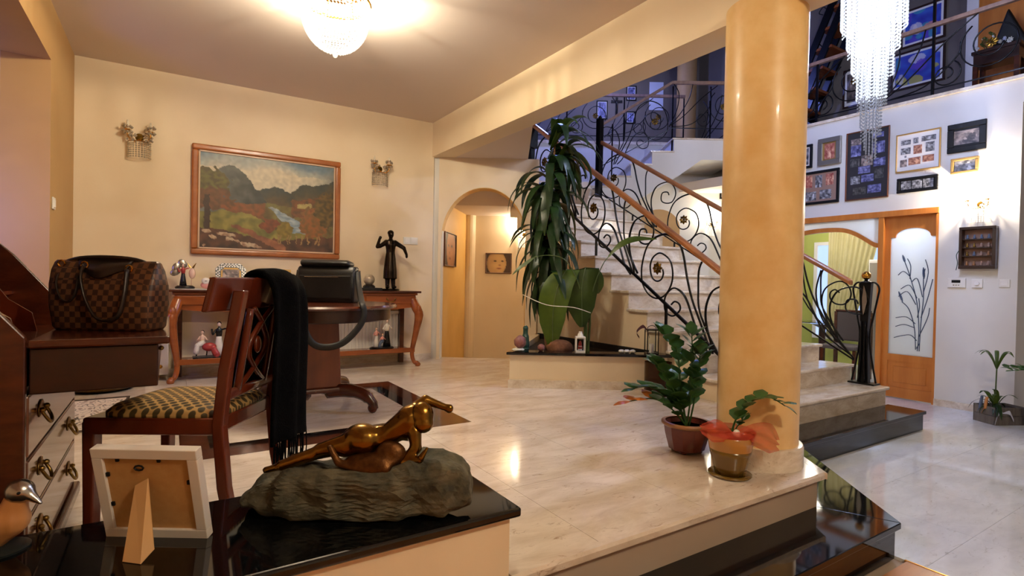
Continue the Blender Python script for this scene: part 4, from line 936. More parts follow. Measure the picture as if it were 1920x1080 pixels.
# ---------------- landscape painting ----------------
def pl(P, u):
    for a, b in zip(P[:-1], P[1:]):
        if a[0] <= u <= b[0]: return a[1]+(b[1]-a[1])*(u-a[0])/(b[0]-a[0]+1e-9)
    return P[-1][1]
def N(u, v, s, k=0): return noise.noise(Vector((u*s, v*s*.75, k)))
def landscape(u, v):
    u, v = u+.016*N(u, v, 18, 21)+.006*N(u, v, 50, 2), v+.020*N(u, v, 16, 31)+.008*N(u, v, 50, 7)
    n1, n2, n3 = N(u, v, 5), N(u, v, 14, 3), N(u, v, 34, 9)
    c = mixc((92, 118, 138), (206, 196, 168), 1.25-abs(u-.42)*1.5+.6*N(u, v*2, 3, 5)+(.35 if v > .15 else 0)-max(0, .14-v)*6*(.6+u*.5))
    if u > .7: c = mixc(c, (110, 118, 116), (u-.7)*2.2+.3*n1)
    hill = pl([(0, .3), (.35, .33), (.42, .34), (.47, .32), (.53, .285), (.58, .32), (.65, .345), (.7, .29), (.77, .22), (.83, .25), (.9, .22), (1, .17)], u)
    if v > hill+.012*n2: c = mixc((52, 58, 52), (96, 78, 46), (v-hill)*4.5+.3*n2)
    mt = pl([(0, .26), (.06, .22), (.14, .16), (.2, .11), (.24, .13), (.3, .18), (.36, .28), (.42, .38), (.46, .46), (.5, .6), (1, 2)], u)
    if v > mt+.012*n2: c = mixc((106, 108, 98), (50, 54, 50), (u-.1)*3.0+.6*n2)
    if v > .50+.03*n1 and u > .4: c = mixc((118, 110, 60), (88, 74, 38), .5+n2)            # valley floor
    if u > .66 and v > .62-u*.28+.05*n2 and v < .62: c = mixc((128, 78, 40), (78, 56, 32), .5+n3*1.2)   # right slope
    if .7 < u < .82 and abs(v-(.62-u*.18)) < .03+.01*n2: c = (160, 146, 88)
    ry = .60+.02*n2; rc = .47+(v-.52)*1.05; rw_ = .02+max(0, v-.52)*.34
    if .52 < v < .80 and abs(u-rc-.03) < rw_: c = mixc((112, 132, 140), (176, 186, 186), .45+.9*N(u*2, v*5, 10, 4))
    if u < .46 and .50+.03*n1 < v < .66 and v < .52+u*.45+.02*n2: c = mixc((142, 84, 44), (96, 66, 36), .5+n3)    # rust bushes
    if v > pl([(0, .62), (.15, .6), (.3, .6), (.42, .66), (.55, .78), (1, .84)], u)+.015*n2: c = mixc((142, 132, 62), (92, 88, 40), .35+n2)      # meadow
    if ((u-.5)/.07)**2+((v-.72)/.08)**2 < 1+n3: c = mixc((146, 78, 42), (92, 54, 30), .5+n3)
    if ((u-.61)/.06)**2+((v-.76)/.09)**2 < 1+.6*n3: c = mixc((150, 128, 50), (100, 86, 34), .5+n3)
    if ((u-.84)/.12)**2+((v-.68)/.19)**2 < 1+.7*n3: c = mixc((150, 92, 44), (104, 78, 40), .5+1.2*n3)
    if ((u-.96)/.12)**2+((v-.5)/.2)**2 < 1+.7*n3: c = mixc((118, 92, 42), (66, 56, 30), .5+1.2*n3)
    if ((u-.07)/.13)**2+((v-.33)/.17)**2 < 1+.8*n3: c = mixc((110, 104, 46), (74, 66, 34), .5+1.2*n3)
    if ((u-.08)/.15)**2+((v-.48)/.12)**2 < 1+.8*n3: c = mixc((122, 78, 46), (86, 62, 36), .5+1.2*n3)
    if abs(u-.05) < .022 and .45 < v < .8: c = (60, 44, 30)
    gr = pl([(0, .78), (.2, .80), (.3, .84), (.5, .9), (.7, .86), (1, .82)], u)
    if v > gr+.03*n2: c = mixc((104, 66, 44), (58, 40, 28), .4+n2+(v-gr)*1.6)
    if abs(v-(.74+(u-.22)*.62)) < .018+.06*max(0, u-.2) and .22 < u < .62 and v > .74: c = mixc((150, 96, 64), (108, 68, 46), .5+n2)   # path
    for x, y, a, b in ((.05, .82, .035, .02), (.09, .88, .03, .02), (.18, .85, .06, .022), (.21, .9, .03, .02), (.36, .95, .075, .026), (.26, .91, .025, .015), (.03, .97, .012, .01)):
        if ((u-x)/a)**2+((v-y-(u-x)*.2)/b)**2 < 1+.4*n3: c = mixc((196, 172, 138), (126, 92, 70), .3+n3*1.3+(v-y)*14)
    for x in (.56, .575, .63, .65, .7, .74, .79, .86, .88):
        if abs(u-x-(.87-v)*.04*math.sin(x*90)) < .0045 and .82 < v < .92: c = (150, 118, 72)
    return clampc(tuple(k*(1+.12*n3) for k in c))
t = thing('landscape_painting', 'large framed oil painting of autumn hills and a river', 'painting', (0.865, 5.949, 1.675))
W_, H_ = 1.385, 1.05
mat('paint_frame', (150, 86, 40), 0.3, rgb2=(172, 104, 54), scale=8, stretch=(1, 4, 1), coat=.3); mat('frame_lip', (206, 176, 146), 0.35)
for a in ((-W_/2, W_/2, H_/2-.055, H_/2), (-W_/2, W_/2, -H_/2, -H_/2+.055), (-W_/2, -W_/2+.055, -H_/2+.055, H_/2-.055), (W_/2-.055, W_/2, -H_/2+.055, H_/2-.055)):
    MB().box(a[0], a[1], -.045, 0, a[2], a[3]).build('frame_bar', MT['paint_frame'], t, bev=.015, seg=3)
w2, h2 = W_-.11, H_-.11
for a in ((-w2/2, w2/2, h2/2-.016, h2/2), (-w2/2, w2/2, -h2/2, -h2/2+.016), (-w2/2, -w2/2+.016, -h2/2, h2/2), (w2/2-.016, w2/2, -h2/2, h2/2)):
    MB().box(a[0], a[1], -.03, -.005, a[2], a[3]).build('frame_lip', MT['frame_lip'], t, bev=.004)
printgrid('canvas', w2-.02, h2-.02, 190, 136, landscape, t, (0, -.02, 0))

# ---------------- sideboard ----------------
t = thing('sideboard', 'honey-brown console sideboard with cabriole legs and a low shelf', 'sideboard', (1.17, 5.73, 0))
L, D_ = 1.145, 0.19
MB().box(-L-.03, L+.03, -D_-.03, D_, .80, .822).build('top', MT['mahogany'], t, bev=.006)
MB().box(-L, L, -D_, D_-.02, .775, .80).build('top_moulding', MT['honey'], t, bev=.008)
MB().box(-L+.02, L-.02, -D_+.015, D_-.02, .665, .775).build('apron', MT['honey'], t)
n = 30; pts = [(-L+.04, .665)]+[(-L+.04+(2*L-.08)*i/n, .665-.02-.025*abs(math.sin(i/n*PI*3))) for i in range(n+1)]+[(L-.04, .665)]
MB().extr([(a, -D_+.008, b) for a, b in pts], (0, .02, 0)).build('apron_edge', MT['honey'], t)
for x in (-.84, 0, .84):
    d = MB().box(x-.27, x+.27, -D_+.004, -D_+.02, .685, .765).build('drawer_front', MT['honey'], t, bev=.004)
    MB().tube(cat([(x-.045, -D_, .735), (x-.03, -D_-.02, .715), (x, -D_-.022, .705), (x+.03, -D_-.02, .715), (x+.045, -D_, .735)], 4), .005, 5).ball((x-.045, -D_, .735), .011, 8, 5).ball((x+.045, -D_, .735), .011, 8, 5).build('pull', MT['brass'], d)
for s in (-1, 1):
    p = cat([(s*(L-.05), -D_+.04, .74), (s*(L-.02), -D_+.0, .64), (s*(L+.005), -D_-.025, .56), (s*(L-.015), -D_, .38), (s*(L-.045), -D_+.03, .16), (s*(L-.03), -D_+.015, .05), (s*(L+.005), -D_-.02, .03)], 4)
    rr = [.045, .05, .05, .034, .024, .022, .026]; m = len(p)
    R_ = [rr[min(int(i/(m-1)*6), 5)]+(rr[min(int(i/(m-1)*6), 5)+1]-rr[min(int(i/(m-1)*6), 5)])*(i/(m-1)*6-min(int(i/(m-1)*6), 5)) for i in range(m)]
    lg = MB().tube(p, R_, 10).build('leg', MT['honey'], t, smooth=True)
    MB().lathe([(.026, 0), (.032, .015), (.03, .03), (.02, .045)], 10, (s*(L+.003), -D_-.018, 0)).build('foot', MT['honey'], lg, smooth=True)
    MB().ball((s*(L-.005), -D_-.05, .62), (.03, .018, .055), 8, 6).ball((s*(L-.02), -D_-.045, .56), (.016, .014, .04), 8, 6).build('carved_knee', MT['honey'], lg, smooth=True)
    MB().box(s*(L-.06)-.025, s*(L-.06)+.025, D_-.07, D_-.02, 0, .665).build('back_leg', MT['mahogany'], t)
MB().box(-L+.03, L-.03, -D_+.02, D_-.05, .155, .18).build('shelf', MT['honey'], t, bev=.004)
MB().box(-L+.02, L-.02, -D_+.01, -D_+.03, .15, .20).build('shelf_rail', MT['honey'], t, bev=.005)
# radiator
t = thing('radiator', 'white ribbed radiator behind the sideboard', 'radiator', (1.385, 5.937, 0))
MB().box(-.88, .88, -.02, .0, .10, .57).build('panel', MT['radiator'], t)
mb = MB()
for k in range(46): x = -.87+1.74*k/45; mb.box(x-.011, x+.011, -.036, -.02, .12, .55)
o = mb.build('ribs', MT['radiator'], t, bev=.004); o['kind'] = 'stuff'
MB().box(-.88, .88, -.045, 0, .555, .585).build('top_grille', MT['radiator'], t)
t = thing('radiator_end', 'small white box panel with a brass knob beside the sideboard', 'cabinet', (-0.055, 5.83, 0))
MB().box(-.11, .06, -.1, .1, .05, .55).build('body', MT['frame_white'], t, bev=.004); MB().box(-.11, .06, -.105, -.1, .36, .54).build('panel', MT['frame_white'], t)
MB().lathe([(.006, 0), (.006, .03), (.018, .04), (.016, .055)], 10).xf(Matrix.Translation((.0, -.1, .13)) @ Matrix.Rotation(PI/2, 4, 'X')).build('knob', MT['gold'], t, smooth=True); MB().box(-.1, -.05, -.08, .08, 0, .05).build('foot', MT['frame_white'], t)
# small things on and under the sideboard
def doily(loc, rx, ry, label):
    n = 36; o = MB().prism([((rx+.012*(i % 2))*math.cos(2*PI*i/n), (ry+.012*(i % 2))*math.sin(2*PI*i/n)) for i in range(n)], 0, .003).build('lace_doily', MT['lace']); o.location = loc; tag(o, label, 'doily', 'lace doilies on the sideboard')
ZT = .822
doily((.24, 5.70, ZT), .21, .14, 'white lace doily under the angel figurine'); doily((.9, 5.70, ZT), .24, .14, 'white lace doily under the small wood frame')
doily((.32, 5.66, .181), .18, .08, 'white lace doily under the seated couple figurine'); doily((1.955, 5.66, .181), .15, .08, 'white lace doily under the family figurine')
def figure(t, x, y, z, h, low, topm, hair, pose=0, seat=False):
    """small porcelain figure: gown or trousers, torso, head, hair, two arms"""
    k = h/.30
    if seat: MB().limb((x-.05*k, y-.03*k, z+.08*k), (x, y, z+.11*k), .028*k, .035*k).limb((x-.05*k, y-.03*k, z+.08*k), (x-.06*k, y-.03*k, z+.01*k), .026*k, .03*k).build('skirt', MT[low], t, smooth=True)
    else: MB().lathe([(.045*k, 0), (.036*k, .07*k), (.024*k, .15*k), (.022*k, .17*k)], 10, (x, y, z), sy=.8).build('gown', MT[low], t, smooth=True)
    zb = z+(.11 if seat else .16)*k
    MB().lathe([(.021*k, 0), (.028*k, .05*k), (.026*k, .075*k), (.009*k, .09*k), (.008*k, .1*k)], 10, (x, y, zb), sy=.7).build('torso', MT[topm], t, smooth=True)
    MB().ball((x, y, zb+.118*k), (.016*k, .018*k, .021*k), 10, 7).build('head', MT['skin_porc'], t, smooth=True)
    MB().ball((x+.002, y+.006*k, zb+.126*k), (.018*k, .018*k, .018*k), 8, 6).build('hair', MT[hair], t, smooth=True)
    for s in (-1, 1):
        e = (x+s*.05*k, y-.02*k, zb+(.03+.05*pose*(s > 0))*k); MB().tube(cat([(x+s*.024*k, y, zb+.07*k), e, (x+s*(.03+.03*pose)*k, y-.05*k, zb+(.05+.03*pose)*k)], 4), .008*k, 6).build('arm', MT[topm], t, smooth=True)
t = thing('angel_figurine', 'porcelain figurine of an angel with spread wings and a flower', 'figurine', (.125, 5.70, ZT+.003))
MB().lathe([(.075, 0), (.08, .015), (.06, .03)], 16, sy=.6).build('base', MT['porc_black'], t, smooth=True)
figure(t, -.015, 0, .025, .2, 'porc_black', 'porc_red', 'porc_black', 1)
for a, x, z in ((.9, -.07, .19), (1.8, -.02, .225), (.2, -.075, .15)): MB().ball((x, .015, z), (.032, .006, .045), 10, 6, Matrix.Rotation(-a+1.2, 3, 'Y')).build('wing', MT['silver'], t, smooth=True)
MB().tube([(.05, -.01, .02), (.05, -.01, .17)], .003, 5).ball((.055, -.01, .14), (.028, .02, .05), 8, 6).build('flower_stem', MT['skin_porc'], t, smooth=True)
for s in (-1, 1): MB().tube([(.05+s*.008, -.01, .19), (.05+s*.035, -.01, .235)], [.01, .002], 5).build('leaf', MT['brass'], t)
t = thing('heart_clock', 'small heart-faced porcelain clock with gold top', 'clock', (.30, 5.68, ZT+.003)); MB().ball((0, 0, .035), (.055, .03, .035), 12, 8).build('body', MT['porc_pink'], t, smooth=True)
MB().ball((-.012, -.022, .075), (.035, .016, .03), 12, 8).build('face', MT['porc_white'], t, smooth=True); MB().ball((.025, 0, .09), (.014, .014, .02), 8, 6).build('finial', MT['gold'], t, smooth=True); MB().box(-.022, -.004, -.041, -.037, .072, .076).build('hands', MT['porc_black'], t)
t = thing('shell_dish', 'pale shell dish beside the heart clock', 'dish', (.41, 5.63, ZT+.003)); MB().lathe([(.02, 0), (.05, .02), (.065, .045), (.06, .045), (.045, .022)], 14, sy=.7).build('bowl', MT['shell'], t, smooth=True); MB().tube([(.06*math.cos(k), .042*math.sin(k), .045+.004*math.sin(5*k)) for k in [2*PI*i/24 for i in range(24)]], .004, 5, closed=True).build('rim', MT['porc_pink'], t)
t = thing('octagonal_photo', 'octagonal photo frame edged in black-and-white checks', 'photo frame', (.50, 5.76, ZT+.002))
def octo(w, h, c): return [(-w+c, -h), (w-c, -h), (w, -h+c), (w, h-c), (w-c, h), (-w+c, h), (-w, h-c), (-w, -h+c)]
Mx = Matrix.Translation((0, 0, .125)) @ Matrix.Rotation(-.12, 4, 'X')
MB().extr([(a, 0, b) for a, b in octo(.13, .12, .05)], (0, .018, 0)).xf(Mx).build('border', MT['porc_black'], t)
MB().extr([(a, -.004, b) for a, b in octo(.085, .078, .03)], (0, .01, 0)).xf(Mx).build('inner_rim', MT['gold_frame'], t)
o = printgrid('photo', .14, .125, 20, 18, photo_fn(91, 'color'), t, (0, -.006, .125), (-.12, 0, 0))
mb = MB(); O1, O2 = octo(.128, .118, .05), octo(.092, .085, .033)
for i in range(8):
    a0, a1, b0, b1 = O1[i], O1[(i+1) % 8], O2[i], O2[(i+1) % 8]; ln = math.dist(a0, a1); n = max(2, int(ln/.014))
    for k in range(n):
        for j in range(3):
            if (k+j) % 2: continue
            f = lambda u, v: (a0[0]+(a1[0]-a0[0])*u+(b0[0]+(b1[0]-b0[0])*u-a0[0]-(a1[0]-a0[0])*u)*v, -.003, a0[1]+(a1[1]-a0[1])*u+(b0[1]+(b1[1]-b0[1])*u-a0[1]-(a1[1]-a0[1])*u)*v)
            mb.extr([f(k/n, j/3), f((k+1)/n, j/3), f((k+1)/n, (j+1)/3), f(k/n, (j+1)/3)], (0, .004, 0))
o = mb.xf(Mx).build('white_checks', MT['porc_white'], t); o['kind'] = 'stuff'
MB().box(-.02, .02, .03, .09, 0, .01).box(-.02, .02, .015, .03, 0, .1).build('stand', MT['porc_black'], t)
t = thing('small_framed_picture', 'small light wood frame with a purple flower picture', 'photo frame', (.93, 5.76, ZT+.004))
Mx = Matrix.Translation((0, 0, .1)) @ Matrix.Rotation(-.15, 4, 'X')
for a in ((-.11, .11, .075, .1), (-.11, .11, -.1, -.075), (-.11, -.085, -.075, .075), (.085, .11, -.075, .075)): MB().box(a[0], a[1], 0, .018, a[2], a[3]).xf(Mx).build('frame_bar', MT['gold_frame'], t, bev=.003)
printgrid('photo', .175, .155, 18, 16, lambda u, v: (196, 96, 170) if ((u-.5)/.13)**2+((v-.45)/.2)**2 < 1 else (34, 34, 38), t, (0, .01, .1), (-.15, 0, 0)); MB().box(-.015, .015, .03, .1, 0, .008).box(-.015, .015, .02, .035, 0, .08).build('stand', MT['wood_frame'], t)
t = thing('trinket_basket', 'small porcelain trinket basket behind the chair rail', 'ornament', (.66, 5.66, ZT)); MB().lathe([(.03, 0), (.045, .03), (.05, .045)], 12).build('bowl', MT['porc_pink'], t, smooth=True); MB().tube([(.045*math.cos(a*PI/10), 0, .04+.035*math.sin(a*PI/10)) for a in range(11)], .004, 5).build('handle', MT['brass'], t)
t = thing('trinket_box', 'round lidded trinket box on the lace doily', 'ornament', (.80, 5.66, ZT+.003)); MB().lathe([(.04, 0), (.045, .025)], 14).build('body', MT['porc_blue'], t); MB().lathe([(.046, .025), (.03, .045), (0.005, .05)], 14).build('lid', MT['porc_pink'], t, smooth=True)
o = MB().box(-.15, .13, -.1, .1, 0, .03).build('album', MT['black_leather'], bev=.004); o.location = (1.80, 5.69, ZT); tag(o, 'black album lying under the glass globe', 'book')
t = thing('glass_globe', 'small glass globe on a round black stand', 'ornament', (1.815, 5.69, ZT+.03)); MB().lathe([(.065, 0), (.065, .015), (.045, .035)], 20).build('stand', MT['porc_black'], t, auto=True); MB().ball((0, 0, .085), .06, 20, 12).build('globe', MT['crystal_dim'], t, smooth=True)
# dark statue
t = thing('bronze_statue', 'dark bronze statue of a long-robed woman with one arm raised', 'statue', (2.055, 5.71, ZT))
MB().lathe([(.105, 0), (.105, .018), (.09, .022)], 20, sy=.8).build('base', MT['dark_bronze'], t, auto=True)
mb = MB(); 
for s in (-1, 1): mb.limb((s*.035, -.01, .04), (s*.03, 0, .18), .022, .03); mb.ball((s*.04, -.03, .04), (.022, .04, .018))
mb.lathe([(.078, .13), (.075, .22), (.062, .34), (.05, .42), (.052, .45), (.06, .5), (.05, .545), (.022, .565), (.02, .59)], 16, sy=.75)
mb.limb((-.05, 0, .53), (-.125, -.01, .48), .03, .022).limb((-.125, -.01, .48), (-.155, -.015, .475), .022, .021).limb((-.155, -.015, .475), (-.135, -.03, .56), .02, .016).ball((-.128, -.032, .575), .018)
mb.limb((.05, 0, .53), (.15, -.01, .475), .03, .024).limb((.15, -.01, .475), (.18, -.02, .40), .022, .016).ball((.18, -.02, .385), (.016, .016, .025))
mb.ball((0, -.005, .615), (.032, .036, .042), 12, 8); mb.ball((0, .004, .635), (.037, .037, .032), 12, 8).ball((0, -.04, .61), (.006, .008, .008))
mb.build('figure', MT['dark_bronze'], t, remesh=.0055, smit=4)
# figurine groups on the low shelf
t = thing('couple_figurine', 'porcelain couple with a red shawl on the low shelf', 'figurine', (.32, 5.66, .1845))
MB().box(-.13, .13, -.06, .06, 0, .025).build('plinth', MT['porc_black'], t, bev=.005); figure(t, .08, .01, .025, .31, 'porc_white', 'porc_black', 'porc_black', 1); figure(t, -.055, 0, .06, .24, 'porc_white', 'skin_porc', 'porc_black', 0, True)
MB().ball((.0, -.02, .11), (.06, .03, .04), 10, 7).limb((.03, -.03, .1), (.06, -.04, .035), .025, .03).build('shawl', MT['porc_red'], t, smooth=True); MB().tube(cat([(-.1, 0, .03), (-.1, 0, .1), (-.06, 0, .13), (-.02, 0, .1), (-.02, 0, .03)], 4), .006, 6).build('bench', MT['porc_black'], t, smooth=True)
t = thing('family_figurine', 'porcelain family group with a standing man and two seated figures on the low shelf', 'figurine', (1.955, 5.66, .1845))
MB().lathe([(.13, 0), (.135, .02), (.12, .03)], 20, sy=.55).build('plinth', MT['porc_black'], t, auto=True); figure(t, .06, .01, .028, .30, 'porc_black', 'porc_white', 'porc_black'); figure(t, -.06, 0, .03, .21, 'porc_white', 'porc_pink', 'porc_black'); figure(t, 0, -.02, .03, .17, 'porc_blue', 'porc_pink', 'gold_frame', 0, True)
# ---------------- round table ----------------
mat('pedestal_wood', (96, 44, 20), 0.28, rgb2=(112, 54, 26), scale=3, stretch=(4, 4, .5), coat=.2)
t = thing('round_table', 'round mahogany pedestal table with scroll feet', 'table', (0.90, 4.03, 0))
MB().lathe([(.53, .735), (.565, .74), (.572, .752), (.56, .765)], 48).build('top', MT['mahogany'], t, auto=True)
MB().lathe([(.52, .655), (.525, .66), (.525, .735)], 48).build('apron', MT['mahogany_dark'], t, auto=True)
MB().extr([(-.15, -.15, .17), (.15, -.15, .17), (.125, -.15, .66), (-.125, -.15, .66)], (0, .3, 0)).build('pedestal', MT['pedestal_wood'], t, bev=.01)
MB().box(-.18, .18, -.18, .18, .14, .175).build('plinth', MT['mahogany'], t, bev=.012)
for k in range(4):
    a = PI/4+PI/2*k+.0; c, s = math.cos(a), math.sin(a)
    f = lambda r, z: (r*c, r*s, z)
    lg = MB().tube(cat([f(.1, .13), f(.25, .15), f(.38, .13), f(.45, .08), f(.47, .03)], 4), [.05]*6+[.045]*5+[.035]*3+[.03]*3, 8, flat=.8).build('leg', MT['mahogany'], t, smooth=True)
    MB().tube([f(.455+.02*math.cos(i), .035+.02*math.sin(i)) for i in [k2*PI/6 for k2 in range(12)]], .016, 6, closed=True).ball(f(.43, .1), .026, 8, 6).build('scroll_foot', MT['mahogany'], lg, smooth=True)
# shoulder bag on the table (turned grid)
x, y = G(-1.385, 4.06)
def loft(prof, n=28, e=4.0):
    """superellipse rings (half width, half depth, z, shift)"""
    mb = MB(); vs = []; fs = []
    for (a, b, z, sx) in prof:
        for k in range(n):
            t_ = 2*PI*k/n; c, s = math.cos(t_), math.sin(t_)
            vs.append((sx+a*math.copysign(abs(c)**(2/e), c), b*math.copysign(abs(s)**(2/e), s), z))
    m = len(prof)
    for i in range(m-1):
        for k in range(n): fs.append((i*n+k, i*n+(k+1) % n, (i+1)*n+(k+1) % n, (i+1)*n+k))
    fs += [tuple(range(n-1, -1, -1)), tuple(range((m-1)*n, m*n))]
    return mb.add(vs, fs)
t = thing('shoulder_bag', 'black leather shoulder bag standing on the round table', 'bag', (x, y, .766), ROTG)
loft([(.205, .08, 0, 0), (.212, .085, .012, 0), (.214, .085, .12, 0), (.214, .08, .22, 0), (.212, .062, .262, 0), (.205, .05, .27, 0)], 40, 9).build('body', MT['black_leather'], t, smooth=True)
loft([(.18, .05, .262, -.01), (.185, .085, .285, -.01), (.182, .08, .302, -.015), (.17, .03, .318, -.03)], 40, 8).build('flap', MT['black_leather'], t, smooth=True)
MB().box(-.19, .19, -.092, -.08, .03, .20).build('front_pocket', MT['black_leather'], t, bev=.01, seg=3); MB().box(-.15, .1, -.095, -.09, .188, .193).build('zip', MT['silver'], t)
MB().tube(cat([(.215, 0, .24), (.26, -.12, .13), (.36, -.40, .03), (.41, -.56, .022), (.432, -.59, -.05), (.405, -.61, -.13), (.33, -.66, -.22), (.25, -.70, -.25), (.17, -.735, -.235), (.12, -.755, -.16), (.09, -.76, -.03), (.05, -.70, .022), (-.05, -.45, .022), (-.20, -.12, .06), (-.222, 0, .24)], 5), .007, 6, flat=3.0).build('strap', MT['black_strap'], t, smooth=True)
for s in (-1, 1): MB().tube([(s*.212+.018*math.cos(a), -.01, .245+.018*math.sin(a)) for a in [i*PI/6 for i in range(12)]], .003, 5, closed=True).build('ring', MT['silver'], t)
# ---------------- chair, turned to the writing desk ----------------
x, y = G(-1.25, 2.10)
t = thing('desk_chair', 'red-brown wooden chair with pierced oval back and patterned seat', 'chair', (x, y, 0), ROTG)
MB().extr([(-.24, -.235, .385), (-.24, .235, .385), (.225, .215, .385), (.225, -.215, .385)], (0, 0, .06)).build('seat_rail', MT['chair_wood'], t, bev=.008)
loft([(.222, .215, .44, 0), (.222, .215, .455, 0), (.20, .195, .475, 0), (.13, .12, .487, 0), (.03, .03, .49, 0)], 32, 5).build('seat', MT['seat_fabric'], t, smooth=True)
for s in (-1, 1):
    MB().extr([(-.245, s*.21-.022, .43), (-.20, s*.21-.022, .43), (-.205, s*.21-.022, 0), (-.238, s*.21-.022, 0)], (0, .044, 0)).build('leg', MT['chair_wood'], t, bev=.006)
    p = [(.265, 0), (.225, .2), (.205, .42), (.225, .62), (.275, .90)]
    MB().extr([(a, s*.205-.02, b) for a, b in p]+[(a+.04, s*.205-.02, b) for a, b in p[::-1]], (0, .04, 0)).build('back_post', MT['chair_wood'], t, bev=.006)
n = 12; pa = [(.235+.035*math.cos(PI*(i/n-.5)), -.30+.60*i/n) for i in range(n+1)]
MB().add([(a, b, z) for z, o_ in ((.825, -.03), (.945, 0.0)) for a, b in [(q[0]+o_, q[1]) for q in pa]+[(q[0]+o_+.022, q[1]) for q in pa[::-1]]],
    [tuple(range(25, -1, -1)), tuple(range(26, 52))]+[(i, (i+1) % 26, 26+(i+1) % 26, 26+i) for i in range(26)]).build('top_rail', MT['chair_wood'], t, bev=.006)
def bx_(z): return .205+.075*max(0, (z-.42)/.48)+.012
MB().tube([(bx_(.52), -.2, .52), (bx_(.52), .2, .52)], .02, 8, flat=.7).build('lower_rail', MT['chair_wood'], t, smooth=True)
for s in (-1, 1):
    MB().tube([(bx_(.52+.3*i/8), s*.105, .52+.31*i/8) for i in range(9)], .014, 6).build('back_slat', MT['chair_wood'], t, smooth=True)
    MB().tube(cat([(bx_(.53), s*.1, .53), (bx_(.6), -s*.005, .60), (bx_(.68), -s*.075, .68), (bx_(.76), -s*.01, .765), (bx_(.82), s*.08, .83)], 5), .011, 6).build('lattice_rib', MT['chair_wood'], t, smooth=True)
    MB().tube(cat([(bx_(.6), s*.0, .6), (bx_(.64), s*.05, .64), (bx_(.7), s*.06, .7), (bx_(.76), 0, .765)], 5), .01, 6).build('lattice_rib', MT['chair_wood'], t, smooth=True)
MB().ball((bx_(.68), 0, .685), (.012, .025, .035), 10, 8).build('medallion', MT['chair_wood'], t, smooth=True)
# scarf over the chair back
x, y = G(-1.0, 2.10)
t = thing('scarf', 'black knitted scarf with fringes hanging over the chair back', 'scarf', (x, y, 0), ROTG)
vs = []; fs = []; nw = 14
path = [(-.055, .50), (-.05, .62), (-.03, .78), (-.022, .90), (.005, .955), (.04, .955), (.065, .90), (.075, .75), (.078, .55), (.08, .40), (.082, .30)]
pp = cat([(a, b, 0) for a, b in path], 4)
for i, q in enumerate(pp):
    for j in range(nw+1):
        u = j/nw; wv = .012*math.sin(u*13+i*.08)*(1-.9*math.exp(-((q.y-.95)/.05)**2))
        vs.append((q.x+wv+(.0 if q.x < .02 else .03*math.sin(u*3)+.01), -.06+.30*u+.01*math.sin(i*.3), q.y+.01*math.sin(u*5)))
for i in range(len(pp)-1):
    for j in range(nw): a = i*(nw+1)+j; fs.append((a, a+1, a+nw+2, a+nw+1))
o = MB().add(vs, fs).build('cloth', MT['scarf'], t, smooth=True); q = o.modifiers.new('s', 'SOLIDIFY'); q.thickness = .012
mb = MB()
for k in range(34):
    yy = -.06+.30*k/33; zz = .30; a = random.uniform(-.01, .01)
    mb.tube([(.105+a, yy, zz), (.105+a*1.5, yy+random.uniform(-.006, .006), zz-.08), (.10+a, yy+random.uniform(-.012, .012), zz-random.uniform(.14, .19))], .0028, 4)
o = mb.build('fringe', MT['scarf'], t); o['kind'] = 'stuff'
# second narrow tail, nearer the seat
# ---------------- writing desk ----------------
t = thing('writing_desk', 'dark mahogany writing bureau with its lid open and drawers below', 'desk', (-0.51, 2.47, 0))
def prof(y, th, name='side_panel'):
    MB().extr([(-.19, y, 0), (.175, y, 0), (.175, y, .765), (-.02, y, 1.02), (-.10, y, 1.10), (-.19, y, 1.10)], (0, th, 0)).build(name, MT['mahogany'], t, bev=.004)
prof(-.48, .025); prof(.455, .025)
MB().box(-.19, -.17, -.455, .455, 0, 1.10).build('back_panel', MT['mahogany_dark'], t); MB().box(-.19, -.08, -.48, .48, 1.10, 1.125).build('top', MT['mahogany'], t, bev=.005)
MB().box(-.17, .172, -.455, .455, .715, .732).build('writing_floor', MT['mahogany'], t); MB().box(.178, .515, -.475, .475, .733, .757).build('open_lid', MT['mahogany'], t, bev=.006)
MB().box(.178, .485, -.455, .455, .60, .732).build('lid_drawer', MT['mahogany_dark'], t, bev=.004); MB().ball((.492, -.42, .715), .008, 8, 5).build('lid_knob', MT['brass'], t)
for k, y in enumerate((-.16, .16)): MB().extr([(-.17, y-.006, .732), (.10, y-.006, .732), (.085, y-.006, .80), (.02, y-.006, .85), (-.03, y-.006, .93), (-.10, y-.006, .98), (-.17, y-.006, 1.0)], (0, .012, 0)).build('divider', MT['chair_wood'], t)
MB().box(-.17, -.02, -.455, .455, .86, .872).build('pigeonhole_shelf', MT['chair_wood'], t)
MB().box(-.17, .16, -.455, .455, .05, .61).build('carcass', MT['mahogany_dark'], t); MB().box(-.17, .195, -.49, .49, 0, .05).build('plinth', MT['mahogany'], t, bev=.008)
mat('drawer_sheen', (98, 56, 36), .16, rgb2=(120, 74, 50), scale=3, stretch=(1, .4, 4), coat=.6)  # mahogany, its colour lightened to imitate the floor's reflection
for z0, z1 in ((.06, .235), (.245, .41), (.42, .595)):
    d = MB().box(.16, .178, -.45, .45, z0, z1).build('drawer', MT['drawer_sheen'], t, bev=.005)
    for y in (-.28, .28):
        zc = (z0+z1)/2+.02
        MB().ball((.18, y, zc), (.004, .045, .028), 12, 6).tube(cat([(.185, y-.035, zc), (.2, y-.03, zc-.03), (.205, y, zc-.045), (.2, y+.03, zc-.03), (.185, y+.035, zc)], 4), .005, 6).ball((.188, y-.035, zc), .009, 8, 5).ball((.188, y+.035, zc), .009, 8, 5).build('handle', MT['brass'], d, smooth=True)
